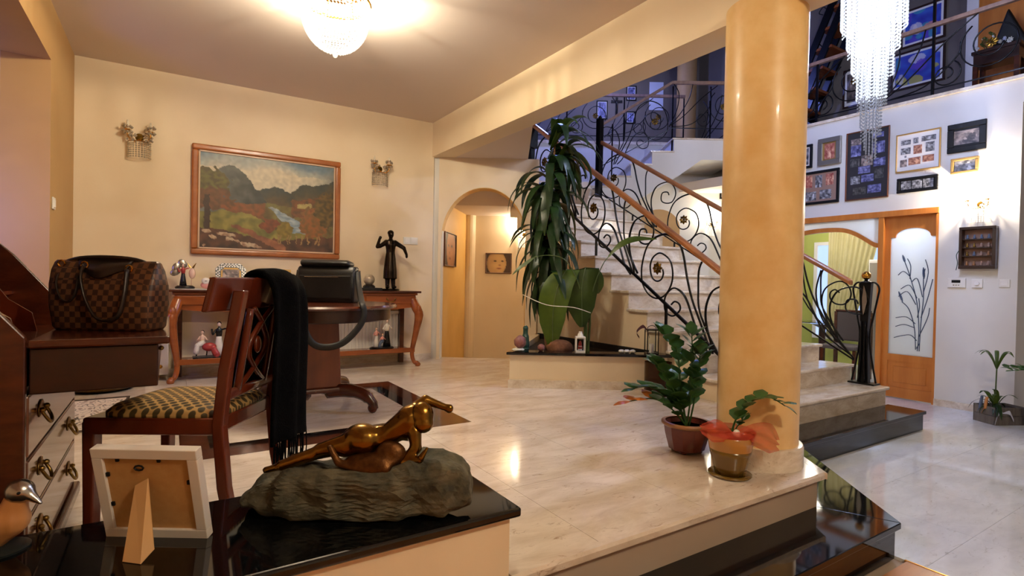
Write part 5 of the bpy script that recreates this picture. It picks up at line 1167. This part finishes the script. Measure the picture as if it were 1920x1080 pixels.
# handbag on the open lid
x, y = G(-1.385, 1.85)
t = thing('handbag', 'brown checkered handbag standing on the open desk lid', 'bag', (x, y, .758), ROTG); t.scale = (.93, .93, .96)
loft([(.172, .06, 0, .004), (.178, .07, .012, .004), (.188, .074, .09, .002), (.194, .062, .16, 0), (.194, .042, .21, -.004), (.19, .022, .238, -.006), (.184, .012, .246, -.008)], 44, 6).build('body', MT['bag_check'], t, smooth=True)
n = 14; top = [(-.10+.2*i/n, .248+.006*math.sin(PI*i/n)) for i in range(n+1)]; bot = [(-.08+.17*i/n, .213-.028*math.sin(PI*i/n)**2) for i in range(n+1)]
vs = [(a, -.018-(.25-b)*.80, b) for a, b in top]+[(a, -.018-(.25-b)*.80, b) for a, b in bot]
MB().add(vs, [(i, n+1+i, n+2+i, i+1) for i in range(n)]).build('leather_yoke', MT['brown_leather'], t, smooth=True).modifiers.new('s', 'SOLIDIFY').thickness = .006
MB().tube(cat([(-.17, 0, .235), (-.1, -.01, .252), (0, -.012, .257), (.1, -.01, .25), (.165, 0, .225)], 4), .009, 6).build('zip_edge', MT['brown_leather'], t, smooth=True)
MB().tube(cat([(-.055, -.055, .225), (-.045, -.08, .185), (-.02, -.09, .11), (.02, -.095, .05), (.065, -.095, .038), (.10, -.09, .06), (.112, -.08, .13), (.105, -.058, .215)], 5), .010, 6, flat=.5).build('handle', MT['brown_leather'], t, smooth=True)
MB().tube(cat([(-.155, .02, .235), (-.15, -.055, .18), (-.125, -.075, .12), (-.09, -.08, .1), (-.065, -.078, .13), (-.06, -.07, .19)], 5), .006, 6, flat=.5).build('side_strap', MT['brown_leather'], t, smooth=True)
for a, b in ((-.055, .228), (.105, .218), (-.155, .232)):
    MB().tube([(a+.013*math.cos(k), -.05 if a > -.1 else -.03, b+.012*math.sin(k)) for k in [i*PI/4+.78 for i in range(8)]], .0032, 5, closed=True).build('buckle', MT['gold'], t)
# patterned mat and brass tub beyond the desk
def matfn(u, v):
    e = min(u, 1-u, v, 1-v)
    if e < .05: return (52, 34, 24)
    k = math.sin(u*28)*math.sin(v*28+math.sin(u*14)*1.6)+.5*math.sin(u*50)*math.cos(v*44)
    return (60, 52, 44) if (.18 < k < .42 and e > .09) else ((150, 128, 110) if k < -.75 else (222, 208, 188))
t = thing('floor_mat', 'small white mat with dark scroll pattern beyond the desk', 'rug', (-.46, 4.55, .001)); MB().box(-.22, .22, -.52, .52, 0, .006).build('backing', MT['mat_cloth'], t)
printgrid('pattern', .44, 1.04, 70, 150, matfn, t, (0, 0, .0075), (-PI/2, 0, 0))
t = thing('brass_tub', 'low round brass tub on the floor under the desk lid', 'planter', (-.45, 5.48, .0)); MB().lathe([(.13, 0), (.20, .01), (.235, .04), (.245, .075), (.22, .12), (.2, .12), (.2, .09)], 28).build('tub', MT['old_gold'], t, smooth=True); MB().lathe([(.14, -.0), (.205, .006)], 28).build('base_ring', MT['black_strap'], t)
# ---------------- things on the granite ledge ----------------
ZG = .2262
t = thing('framed_photo', 'white picture frame seen from behind on the black ledge', 'photo frame', (-.014, 1.768, ZG), ROTG)
Mx = Matrix.Rotation(.236, 4, 'X'); w_, h_ = .28, .271
for a in ((-w_/2, w_/2, h_-.028, h_), (-w_/2, w_/2, 0, .028), (-w_/2, -w_/2+.028, .028, h_-.028), (w_/2-.028, w_/2, .028, h_-.028)): MB().box(a[0], a[1], -.012, .016, a[2], a[3]).xf(Mx).build('frame_bar', MT['frame_white'], t, bev=.002)
MB().box(-w_/2+.026, w_/2-.026, -.004, .004, .026, h_-.026).xf(Mx).build('backing_board', MT['mdf'], t)
for a, b in ((-.075, .235), (.035, .235), (-.107, .19), (-.107, .10), (.107, .17)): MB().box(a-.004, a+.004, -.009, -.004, b-.002, b+.009).xf(Mx).build('turn_pin', MT['black_strap'], t)
MB().tube([(-.02+.012*math.cos(k), -.008, .215+.007*math.sin(k)) for k in [i*PI/4 for i in range(8)]], .0025, 5, closed=True).xf(Mx).build('hanger', MT['black_strap'], t)
a = Mx @ Vector((-.012, -.008, .175)); 
MB().extr([a+Vector((-.022, 0, -.012)), a+Vector((.012, 0, .008)), Vector((.062, -.115, .02)), Vector((.052, -.15, 0.0)), Vector((.0, -.14, .0))], (0, -.003, .0015)).build('easel_stand', MT['cardboard'], t)
# rock with reclining bronze
x, y = G(-.465, 1.66)
t = thing('bronze_sculpture', 'reclining bronze nude on a rough grey rock on the black ledge', 'sculpture', (x, y, ZG), ROTG)
bm = bmesh.new(); bmesh.ops.create_icosphere(bm, subdivisions=5, radius=1.0)
def ztop(px): return pl([(-.36, .06), (-.30, .115), (-.2, .15), (-.05, .155), (.1, .165), (.2, .185), (.30, .205), (.345, .18), (.37, .12)], max(-.36, min(.37, px)))
for v in bm.verts:
    p = v.co.copy(); s = Vector([math.copysign(abs(c)**.75, c) for c in p]); s = s/max(abs(s.x), abs(s.y), abs(s.z), 1e-6)*p.length*.0+s
    X_ = max(-1, min(1, s.x*1.06))*.35; Y_ = s.y*.115; f_ = (s.z*1.15+1)/2
    Z_ = max(0.0, min(1.0, f_))*ztop(X_)
    q = Vector((X_, Y_, Z_)); nn = (.5-abs(noise.noise(q*8)))*.045-.016+noise.noise(q*22+Vector((5, 0, 0)))*.016+(.5-abs(noise.noise(q*50)))*.008-.05*min(.35, noise.voronoi(q*11)[0][0])+.012
    d = Vector((p.x*.6, p.y, p.z*.7)); v.co = q+d*nn
    if v.co.z < 0: v.co.z = 0
me = bpy.data.meshes.new('rock'); bm.to_mesh(me); bm.free(); me.materials.append(MT['rock']); o = bpy.data.objects.new('rock', me); C.objects.link(o); o.parent = t
def L_(px, py, dy=0): return Vector(((px-680)*.00166, dy, (985-py)*.00166))
mb = MB()
mb.limb(L_(520, 900, -.05), L_(545, 893, -.05), .011, .012).limb(L_(548, 891, -.05), L_(600, 872, -.045), .017, .021).limb(L_(600, 872, -.045), L_(615, 864, -.04), .019, .02).limb(L_(615, 864, -.04), L_(680, 850, -.02), .022, .04)
mb.limb(L_(560, 888, -.005), L_(640, 868, 0), .017, .022).limb(L_(640, 868, 0), L_(690, 855, .01), .024, .035)
mb.ball(L_(688, 846, -.015), (.062, .05, .048), 14, 9).ball(L_(660, 858, -.02), (.05, .04, .035), 12, 8)
mb.limb(L_(700, 850, 0), L_(735, 840, .0), .046, .036).limb(L_(735, 840, 0), L_(775, 812, .005), .036, .048).ball(L_(772, 822, .005), (.05, .04, .05), 12, 8)
mb.limb(L_(780, 800, 0), L_(792, 800, 0), .03, .026)
mb.limb(L_(780, 795, .02), L_(800, 778, .03), .024, .018).limb(L_(800, 778, .03), L_(838, 791, .03), .017, .012).ball(L_(845, 793, .03), (.016, .012, .016))
mb.limb(L_(785, 830, -.02), L_(790, 858, -.03), .024, .018).limb(L_(790, 858, -.03), L_(768, 883, -.045), .019, .015).limb(L_(768, 883, -.045), L_(800, 875, -.055), .015, .012)
mb.build('body', MT['bronze'], t, remesh=.005, smit=5)
MB().ball(L_(797, 803, -.005), (.038, .036, .045), 16, 10).ball(L_(800, 815, -.015), (.034, .03, .03), 12, 8).build('hair', MT['bronze'], t, remesh=.005, smit=3)
MB().limb(L_(638, 855, -.06), L_(655, 880, -.07), .01, .012).limb(L_(655, 880, -.07), L_(690, 890, -.07), .012, .016).limb(L_(690, 890, -.07), L_(740, 888, -.07), .018, .02).ball(L_(715, 878, -.05), (.09, .035, .022)).ball(L_(745, 868, -.04), (.05, .03, .04)).build('drapery', MT['bronze_rough'], t, remesh=.006, smit=2)
MB().limb(L_(800, 874, -.055), L_(812, 855, -.05), .011, .004).build('hand', MT['bronze'], t, smooth=True)
# duck
x, y = G(-1.285, 1.385)
t = thing('wooden_duck', 'wooden duck with a silver metal head at the left edge of the ledge', 'figurine', (x, y, ZG), ROTG)
MB().ball((.02, 0, .155), (.034, .03, .032), 16, 10).limb((.04, 0, .15), (.075, 0, .125), .018, .005).build('head', MT['silver'], t, remesh=.004, smit=3)
MB().limb((.01, 0, .13), (-.005, 0, .08), .028, .04).limb((-.005, 0, .08), (-.06, 0, .05), .045, .055).limb((-.06, 0, .05), (-.11, 0, .06), .05, .02).build('body', MT['wood_duck'], t, remesh=.006, smit=4)
MB().lathe([(.06, 0), (.062, .006), (.05, .012)], 20, (-.03, 0, 0)).build('base', MT['dark_green_metal'], t, auto=True); MB().ball((.04, -.026, .16), .004, 8, 6).build('eye', MT['porc_black'], t)
# ---------------- triangular planter by the stairs ----------------
pb = thing('planter_box', 'low triangular built-in planter with a black granite lip beside the stairs', 'planter', kind='structure')
A, B, K = G(-.008, 4.79), (3.808, 3.25), (3.80, 5.40)
MB().prism([A, G(1.40, 4.79), G(1.36, 4.85), G(.03, 4.85)], 0, .298).build('front_wall', MT['cream'], pb)
MB().prism([A, G(.04, 4.85), (3.79, 5.28), K], 0, .318).build('side_wall', MT['cream'], pb)
MB().prism([G(-.04, 4.755), G(1.435, 4.755), G(1.385, 4.93), G(.02, 4.93)], .298, .322).build('granite_lip', MT['granite'], pb, bev=.005)
MB().prism([G(-.02, 4.775), G(1.37, 4.775), G(1.37, 4.79), G(-.008, 4.79)], 0, .075).build('skirting', MT['marble_step'], pb)
MB().prism([G(.03, 4.86), (3.78, 3.42), (3.78, 5.22)], .0, .27).build('soil', MT['soil'], pb)
MB().prism([(3.77, 3.42), (3.80, 3.42), (3.80, 5.3), (3.77, 5.3)], .27, .33).build('liner', MT['black_strap'], pb)
# ---------------- leaves ----------------
def blade(pts, widths, side=(0, 1, 0), fold=.12, k=4):
    P = cat(pts, k); m = len(P); side = Vector(side).normalized(); vs = []; fs = []
    for i, p in enumerate(P):
        t = i/(m-1)*(len(widths)-1); j = min(int(t), len(widths)-2); w = widths[j]+(widths[j+1]-widths[j])*(t-j)
        tg = (P[min(i+1, m-1)]-P[max(i-1, 0)]).normalized(); nm = side.cross(tg)
        vs += [p+side*w+nm*w*fold, p, p-side*w+nm*w*fold]
    for i in range(m-1):
        a = i*3; fs += [(a, a+1, a+4, a+3), (a+1, a+2, a+5, a+4)]
    return MB().add(vs, fs)
def leaf_mesh(name, pts, widths, m, k=4, fold=.12): return blade(pts, widths, fold=fold, k=k).mesh(name, MT[m], True)
DL = [leaf_mesh('leaf', p, [.012, .032, .044, .042, .028, .003], m) for p, m in (
    ([(0, 0, 0), (.12, 0, .10), (.24, 0, .10), (.34, 0, 0), (.38, 0, -.14)], 'leaf_dark'),
    ([(0, 0, 0), (.10, 0, .06), (.20, 0, .0), (.26, 0, -.16), (.27, 0, -.34)], 'leaf_dark'),
    ([(0, 0, 0), (.08, 0, .03), (.14, 0, -.06), (.17, 0, -.24), (.16, 0, -.44)], 'leaf_dark'),
    ([(0, 0, 0), (.07, 0, .16), (.16, 0, .28), (.26, 0, .30), (.34, 0, .24)], 'leaf_mid'),
    ([(0, 0, 0), (.06, 0, -.02), (.10, 0, -.14), (.11, 0, -.30), (.09, 0, -.46)], 'leaf_dark'))]
def mo(me, name, parent, loc, rot, sc=1.0):
    o = bpy.data.objects.new(name, me); C.objects.link(o); o.parent = parent; o.location = loc; o.rotation_euler = rot
    o.scale = (sc, sc, sc) if not hasattr(sc, '__len__') else sc
    return o
rnd = random.Random(5)
x, y = G(.37, 5.33)
t = thing('dracaena', 'tall dracaena with dark drooping leaves in the stair planter', 'plant', (x, y, .27))
MB().tube(cat([(0, 0, 0), (-.03, .02, .4), (-.045, .02, .8), (-.03, .0, 1.2), (0, -.02, 1.7), (.02, -.02, 2.1)], 4), [.03]*6+[.024]*6+[.016]*5+[.011]*4, 8).build('trunk', MT['bark'], t, smooth=True)
for i in range(136):
    f_ = i/135; z = .62+1.45*(i/98)**1.0 if i < 98 else (rnd.uniform(1.7, 2.05) if i < 112 else rnd.uniform(.7, 1.3))
    v = rnd.choice((0, 1, 1, 3)) if z > 1.75 else (rnd.choice((0, 1, 1, 2)) if z > 1.35 else rnd.choice((2, 2, 4, 1)))
    if z > 1.9 and v in (2, 4): v = 0
    mo(DL[v], 'leaf', t, (-.02+rnd.uniform(-.02, .02), rnd.uniform(-.02, .02), z), (rnd.uniform(-.15, .15), rnd.uniform(-.2, .2), (i*2.4+rnd.uniform(-.3, .3)) if z < 1.75 else rnd.uniform(-2.4, .8)), (rnd.uniform(.85, 1.3), 1.0, rnd.uniform(.8, 1.1)))
for a in (.3, -1.2, -2.2): mo(DL[3], 'leaf', t, (.015, -.02, 2.0), (0, -.3, a), (.6, 1, .8))
for i in range(26): mo(DL[rnd.choice((0, 1, 1))], 'leaf', t, (-.02, 0, rnd.uniform(.95, 1.6)), (rnd.uniform(-.2, .2), rnd.uniform(-.25, .15), 2.6+i*.52+rnd.uniform(-.2, .2)), (rnd.uniform(.8, 1.15), .9, rnd.uniform(.8, 1.0)))
# broad leaved plant
x, y = G(.72, 5.12)
t = thing('broad_leaf_plant', 'broad-leaved plant with long bare stalks in the stair planter', 'plant', (x, y, .27), ROTG)
leafmat('leaf_dark2', (36, 58, 14), (56, 80, 22))
BW = [.03, .12, .15, .15, .12, .02]
def big(pts, w, m='leaf_mid'):
    o = blade(pts, [q*w for q in BW], side=(1, 0, .12), fold=.22, k=5).build('leaf', MT[m], t, smooth=True)
    MB().tube(cat([Vector(p)+Vector((0, -.004, 0)) for p in pts], 5), .004, 5).build('midrib', MT['stalk'], o); return o
big([(-.16, .0, .76), (-.21, -.06, .80), (-.30, -.12, .62), (-.335, -.13, .38), (-.33, -.11, .05)], 1.0)
big([(-.03, .02, .80), (-.03, -.03, .82), (-.06, -.05, .66), (-.06, -.06, .48), (-.05, -.04, .26)], 1.05, 'leaf_dark2')
big([(.0, .1, .78), (.05, .06, .80), (.09, .02, .70), (.1, 0, .58)], .5)
def stalk(pts, r=.007, m='stalk'): MB().tube(cat(pts, 6), [r*(1-.5*i/(6*(len(pts)-1))) for i in range(6*(len(pts)-1)+1)], 6).build('stalk', MT[m], t, smooth=True)
for k in range(7): stalk([(.02*math.sin(k*2), .02*math.cos(k*3), 0), (.03*math.sin(k*2), .02*math.cos(k), .35), (.06*math.sin(k*1.7)-.01, .02, .55)], .012)
stalk([(0, 0, .3), (-.05, 0, .6), (-.16, 0, .78)]); stalk([(0, 0, .3), (0, .02, .6), (-.03, .02, .8)]); stalk([(.01, .02, .3), (.03, .06, .6), (.0, .1, .79)])
stalk([(0, 0, .3), (-.09, -.05, .66), (-.22, -.1, .88), (-.38, -.12, .93), (-.55, -.12, .90)])
blade([(-.50, -.12, .92), (-.58, -.13, .86), (-.66, -.14, .80), (-.72, -.14, .74)], [.004, .022, .022, .002], side=(0, .5, 1)).build('leaf', MT['stalk'], t, smooth=True)
stalk([(.02, 0, .35), (.05, -.03, .62), (.13, -.05, .85), (.2, -.06, .95)])
blade([(.18, -.06, .93), (.28, -.08, 1.04), (.42, -.1, 1.10), (.62, -.12, 1.10)], [.012, .034, .03, .003], side=(0, .4, 1), k=5).build('leaf', MT['leaf_mid'], t, smooth=True)
MB().tube(cat([(-.62, -.16, .56), (-.4, -.17, .47), (-.15, -.16, .45), (.02, -.1, .40)], 5), .004, 5).build('dry_stem', MT['lace'], t, smooth=True)
# stones and small things along the lip
ZP = .3222
def onlip(px, d=4.86): return G((px-960)/1007*d, d)
def lump(name, label, cat_, px, r, m, d=4.86, seed=0, z=ZP):
    bm = bmesh.new(); bmesh.ops.create_icosphere(bm, subdivisions=3, radius=1.0)
    for v in bm.verts:
        q = v.co.copy(); k = 1+.16*noise.noise(q*2.2+Vector((seed, 0, 0)))+.06*noise.noise(q*7); v.co = Vector((q.x*r[0]*k, q.y*r[1]*k, (q.z*k+.92)*r[2])); v.co.z = max(0, v.co.z)
    me = bpy.data.meshes.new(name); bm.to_mesh(me); bm.free(); me.materials.append(MT[m]); me.polygons.foreach_set('use_smooth', [True]*len(me.polygons))
    o = bpy.data.objects.new(name, me); C.objects.link(o); x, y = onlip(px, d); o.location = (x, y, z); tag(o, label, cat_); return o
lump('stone', 'round purple stone on a white pebble at the left corner of the planter', 'stone', 977, (.055, .05, .06), 'purple_stone', 4.84, 1, ZP+.028)
lump('pebble', 'white pebble under the purple stone', 'stone', 974, (.06, .04, .016), 'shell', 4.84, 2)
lump('stone', 'small marbled ball stone on the planter lip', 'stone', 1017, (.034, .034, .034), 'purple_stone', 4.87, 3)
lump('coral_rock', 'rough brown coral rock on the planter soil', 'rock', 1052, (.14, .08, .075), 'coral_stone', 5.02, 4, .27)
for k, px in enumerate((1168, 1178, 1189)): lump('shell', ('left', 'middle', 'right')[k]+' of the three white shells right of the stalks', 'shell', px, (.03, .025, .016), 'shell', 4.86, 6+k)
x, y = onlip(987, 4.99)
t = thing('teal_bird', 'teal glazed bird ornament behind the purple stone', 'figurine', (x, y, .318)); MB().limb((0, 0, .04), (0, 0, .12), .04, .035).limb((0, 0, .12), (.0, 0, .19), .025, .024).ball((0, 0, .2), .027).limb((-.01, -.02, .2), (-.03, -.05, .195), .01, .003).build('body', MT['teal_glaze'], t, remesh=.006); MB().lathe([(.035, 0), (.04, .01), (.03, .02)], 14).build('base', MT['teal_glaze'], t, smooth=True)
def lantern(name, label, px, d, w, h, m, door=True):
    x, y = onlip(px, d); t = thing(name, label, 'lantern', (x, y, ZP), ROTG)
    MB().box(-w/2, w/2, -w/2, w/2, 0, .012).build('base', MT[m], t); MB().box(-w/2, w/2, -w/2, w/2, h-.012, h).build('roof', MT[m], t)
    for sx in (-1, 1):
        for sy in (-1, 1): MB().box(sx*(w/2-.004)-.004, sx*(w/2-.004)+.004, sy*(w/2-.004)-.004, sy*(w/2-.004)+.004, .012, h-.012).build('post', MT[m], t)
    for s in (-1, 1): MB().box(-w/2+.008, w/2-.008, s*(w/2-.005)-.001, s*(w/2-.005)+.001, .012, h-.012).build('pane', MT['clear_glass'], t)
    MB().lathe([(w*.2, .012), (w*.2, h*.4)], 12).build('candle', MT['white'], t)
    return t
t = lantern('white_lantern', 'small white lantern on the planter lip', 1090, 4.86, .085, .14, 'white'); MB().lathe([(.03, .14), (.022, .165), (.016, .17), (.016, .185)], 10).build('chimney', MT['white'], t); MB().lathe([(.02, 0), (.014, .05), (.008, .07)], 8, (0, 0, .03)).build('figure', MT['porc_red'], t)
t = lantern('black_lantern', 'black metal lantern with a wine ribbon at the right end of the planter', 1224, 4.83, .105, .225, 'iron'); MB().tube([(.04*math.cos(a*PI/8), 0, .225+.03*math.sin(a*PI/8)) for a in range(9)], .003, 5).build('handle', MT['iron'], t)
for s in (-1, 1): blade([(-.05, -.05, .21), (-.075+.02*s, -.06, .24-.01*s), (-.10+.05*s, -.06, .20), (-.08+.045*s, -.06, .15)], [.004, .016, .012, .01], side=(0, .4, 1)).build('ribbon', MT['ribbon_wine'], t, smooth=True)
x, y = G(1.275, 4.625); t = thing('amber_vase', 'wide amber glass cylinder of dark stones on the floor by the stairs', 'vase', (x, y, 0.0005))
MB().lathe([(.112, 0), (.116, .01), (.116, .28), (.110, .28), (.110, .012)], 36, cap=False).lathe([(.112, 0), (.001, 0.0)], 36, cap=False).build('glass', MT['amber_glass'], t, auto=True)
mb = MB()
for k in range(46): a = rnd.random()*6.28; r_ = .085*math.sqrt(rnd.random()); mb.ball((r_*math.cos(a), r_*math.sin(a), .022+rnd.random()*.11), (.024, .022, .02), 7, 5)
o = mb.build('dark_stones', MT['coal'], t); o['kind'] = 'stuff'
# ---------------- potted plants at the column ----------------
LF = blade([(0, 0, 0), (.018, 0, .004), (.036, 0, .004), (.055, 0, -.004)], [.003, .021, .022, .001], fold=.2, k=3)
LZ = LF.mesh('leaflet', MT['leaf_zz'], True); LDr = LF.mesh('leaflet', MT['leaf_dry'], True)
def zz_stem(t, pts, n, r=.006, dry=0, sz=1.0, start=.25, m=None):
    P = cat(pts, 6); MB().tube(P, [r*(1-.55*i/(len(P)-1)) for i in range(len(P))], 6).build('stem', MT['leaf_zz'], t, smooth=True)
    for i in range(n):
        f_ = start+(1-start)*i/(n-1); j = min(int(f_*(len(P)-1)), len(P)-2); p = P[j]; tg = (P[j+1]-P[j]).normalized()
        s = 1 if i % 2 else -1; sd = tg.cross(Vector((0, 0, 1)))
        if sd.length < .1: sd = Vector((1, 0, 0))
        d = (tg*.5+sd.normalized()*s*.8+Vector((0, 0, rnd.uniform(.1, .6)))).normalized() if i < n-1 else tg
        rot = d.to_track_quat('X', 'Z').to_euler()
        mo(LDr if i >= n-dry else LZ, 'leaflet', t, p, rot, rnd.uniform(.85, 1.2)*sz)
t = thing('potted_plant', 'leafy plant in a burgundy bowl pot behind the column', 'potted plant', (2.50, 2.03, 0.0005))
MB().lathe([(.085, .012), (.10, .02), (.122, .10), (.13, .15), (.132, .162), (.118, .165), (.112, .14)], 12).build('pot', MT['pot_burgundy'], t); MB().lathe([(.131, .15), (.14, .158), (.14, .17), (.118, .172)], 32, cap=False).build('pot_rim', MT['pot_rim'], t, smooth=True)
MB().lathe([(.001, .14), (.114, .14)], 24, cap=False).build('soil', MT['soil'], t)
for k in range(4): a = k*PI/2+.5; MB().ball((.07*math.cos(a), .07*math.sin(a), .008), (.02, .02, .009), 8, 5).build('pot_foot', MT['pot_burgundy'], t, smooth=True)
for st_ in ([(0, 0, .14), (-.05, .05, .28), (-.16, .12, .36), (-.26, .17, .35)], [(0, 0, .14), (-.02, .03, .36), (-.03, .06, .58), (-.10, .10, .68)], [(0, 0, .14), (.02, -.01, .34), (.02, -.01, .58), (.0, -.02, .68)], [(0, 0, .14), (-.06, .02, .3), (-.13, .06, .46), (-.16, .08, .50)],
            [(.02, 0, .14), (.05, -.02, .34), (.06, -.03, .50), (.05, -.04, .56)], [(0, 0, .14), (.0, .05, .3), (-.05, .12, .44), (-.1, .15, .48)]): zz_stem(t, st_, 15, sz=1.75)
zz_stem(t, [(0, 0, .14), (-.08, .04, .24), (-.18, .09, .30), (-.30, .17, .28)], 9, dry=4, sz=1.6)
t = thing('potted_plant', 'small arching plant with red tulle in an ochre and olive glazed pot', 'potted plant', (2.385, 1.665, 0.0005))
MB().lathe([(.098, 0), (.104, .006), (.104, .012), (.07, .01)], 28).build('saucer', MT['pot_olive'], t, smooth=True)
MB().lathe([(.072, .012), (.082, .05), (.096, .11), (.102, .135)], 32).build('pot_lower', MT['pot_olive'], t, smooth=True); MB().lathe([(.102, .135), (.108, .17), (.113, .205), (.108, .207), (.10, .18)], 32, cap=False).build('pot_upper', MT['pot_clay'], t, smooth=True); MB().lathe([(.001, .185), (.10, .185)], 20, cap=False).build('soil', MT['soil'], t)
u_ = Vector((CA, -SA, 0)); v_ = Vector((SA, CA, 0))
def W(a, b, c): return u_*a+v_*b+Vector((0, 0, c))
zz_stem(t, [W(0, 0, .18), W(.02, -.01, .28), W(.08, -.02, .37), W(.17, -.03, .40), W(.25, -.04, .36)], 13, .006, sz=1.45, start=.25)
zz_stem(t, [W(.01, 0, .18), W(.03, .0, .24), W(.06, -.02, .29)], 4, .004, sz=.9, start=.6)
def tulle(sgn, w_, hgt, drop):
    vs = []; fs = []; nx, ny = 14, 10
    for i in range(nx+1):
        u = i/nx
        for j in range(ny+1):
            v = j/ny-.5; h = (.10+.9*math.sin(PI*min(1, u*.62+.05)))*hgt*(1-.55*max(0, u-.7)/.3)
            p = W(sgn*(.015+w_*u), -.06-.05*math.sin(u*3)+.018*math.sin(v*14+u*5), .215+v*h-drop*u*u+.025*math.sin(u*2.5)); vs.append(p)
    for i in range(nx):
        for j in range(ny): a = i*(ny+1)+j; fs.append((a, a+1, a+ny+2, a+ny+1))
    MB().add(vs, fs).build('tulle_wing', MT['tulle'], t, smooth=True)
tulle(-1, .16, .12, -.02); tulle(1, .19, .15, .05)
MB().lathe([(.114, .205), (.118, .225), (.09, .24)], 20, cap=False).build('tulle_collar', MT['tulle'], t, smooth=True)
MB().ball(W(0, -.07, .225), (.018, .018, .022), 8, 6).build('bow_knot', MT['lace'], t, smooth=True)
# ---------------- crate and red pot at the far right ----------------
t = thing('wooden_crate', 'grey weathered crate planter with a pale ribbon by the right wall', 'planter', (6.75, 1.835, ZL), 0)
a_, b_ = Vector((.10, .195, 0)).normalized(), Vector((.27, -.14, 0)).normalized()
def plank(p, d, ln, z0, z1, nrm): p = Vector(p); MB().extr([p+Vector((0, 0, z0)), p+d*ln+Vector((0, 0, z0)), p+d*ln+nrm*.012+Vector((0, 0, z0)), p+nrm*.012+Vector((0, 0, z0))], (0, 0, z1-z0)).build('plank', MT['grey_crate'], t)
for z0, z1 in ((0, .085), (.088, .17)):
    plank((0, 0, 0), a_, .22, z0, z1, b_); plank((0, 0, 0), b_, .34, z0, z1, a_); plank(b_*.33, a_, .22, z0, z1, b_); plank(a_*.21, b_, .34, z0, z1, a_)
MB().prism([(p.x, p.y) for p in (a_*.012+b_*.012, a_*.012+b_*.33, a_*.21+b_*.33, a_*.21+b_*.012)], .01, .15).build('soil', MT['soil'], t)
for s in (-1, 1): blade([Vector((0, -.005, .12))+b_*.08, Vector((-.02, -.02, .13))+b_*(.08+.05*s), Vector((-.02, -.02, .10))+b_*(.08+.075*s), Vector((-.02, -.02, .03+.02*s))+b_*(.08+.1*s)], [.004, .02, .014, .012], side=(0, 0, 1)).build('ribbon', MT['ribbon'], t, smooth=True)
for k, m in enumerate(('wood_duck', 'porc_blue')): MB().limb(a_*(.10+.05*k)+Vector((0, 0, .15)), a_*(.09+.05*k)+Vector((0, 0, .23)), .016, .014).ball(a_*(.085+.05*k)+Vector((0, 0, .25)), .015).limb(a_*(.10+.05*k)+Vector((0, 0, .16)), a_*(.14+.05*k)+Vector((0, 0, .08)), .009, .003).build('toy_parrot', MT[m], t, remesh=.005)
t2 = thing('crate_plant', 'spiky green plant growing in the grey crate', 'plant', (6.85, 1.86, ZL+.15))
for k in range(22): mo(DL[rnd.choice((0, 1, 3))], 'leaf', t2, (0, 0, 0), (0, rnd.uniform(-.6, .2), rnd.random()*6.28), rnd.uniform(.3, .55))
MB().tube(cat([(0, 0, 0), (-.01, 0, .2), (0, 0, .4)], 4), .006, 6).build('stem', MT['stalk'], t2, smooth=True)
for a in (1.2, 2.0, 2.6, .3, -.5, 4.2): mo(DL[3], 'leaf', t2, (0, 0, .38), (0, 0, a), (.5, .4, .6))
t = thing('potted_plant', 'fern-like plant in a dark red pot at the right edge', 'potted plant', (6.88, 1.50, ZL)); MB().lathe([(.10, 0), (.13, .22), (.14, .25), (.125, .25), (.12, .22)], 24).build('pot', MT['red_pot'], t, smooth=True); MB().lathe([(.001, .23), (.12, .23)], 20, cap=False).build('soil', MT['soil'], t)
for k in range(7):
    a = .9+k*.75; c, s = math.cos(a), math.sin(a); zz_stem(t, [(0, 0, .22), (.06*c, .06*s, .42), (.16*c, .16*s, .56), (.30*c, .30*s, .56)], 15, .006, sz=1.2, start=.35)
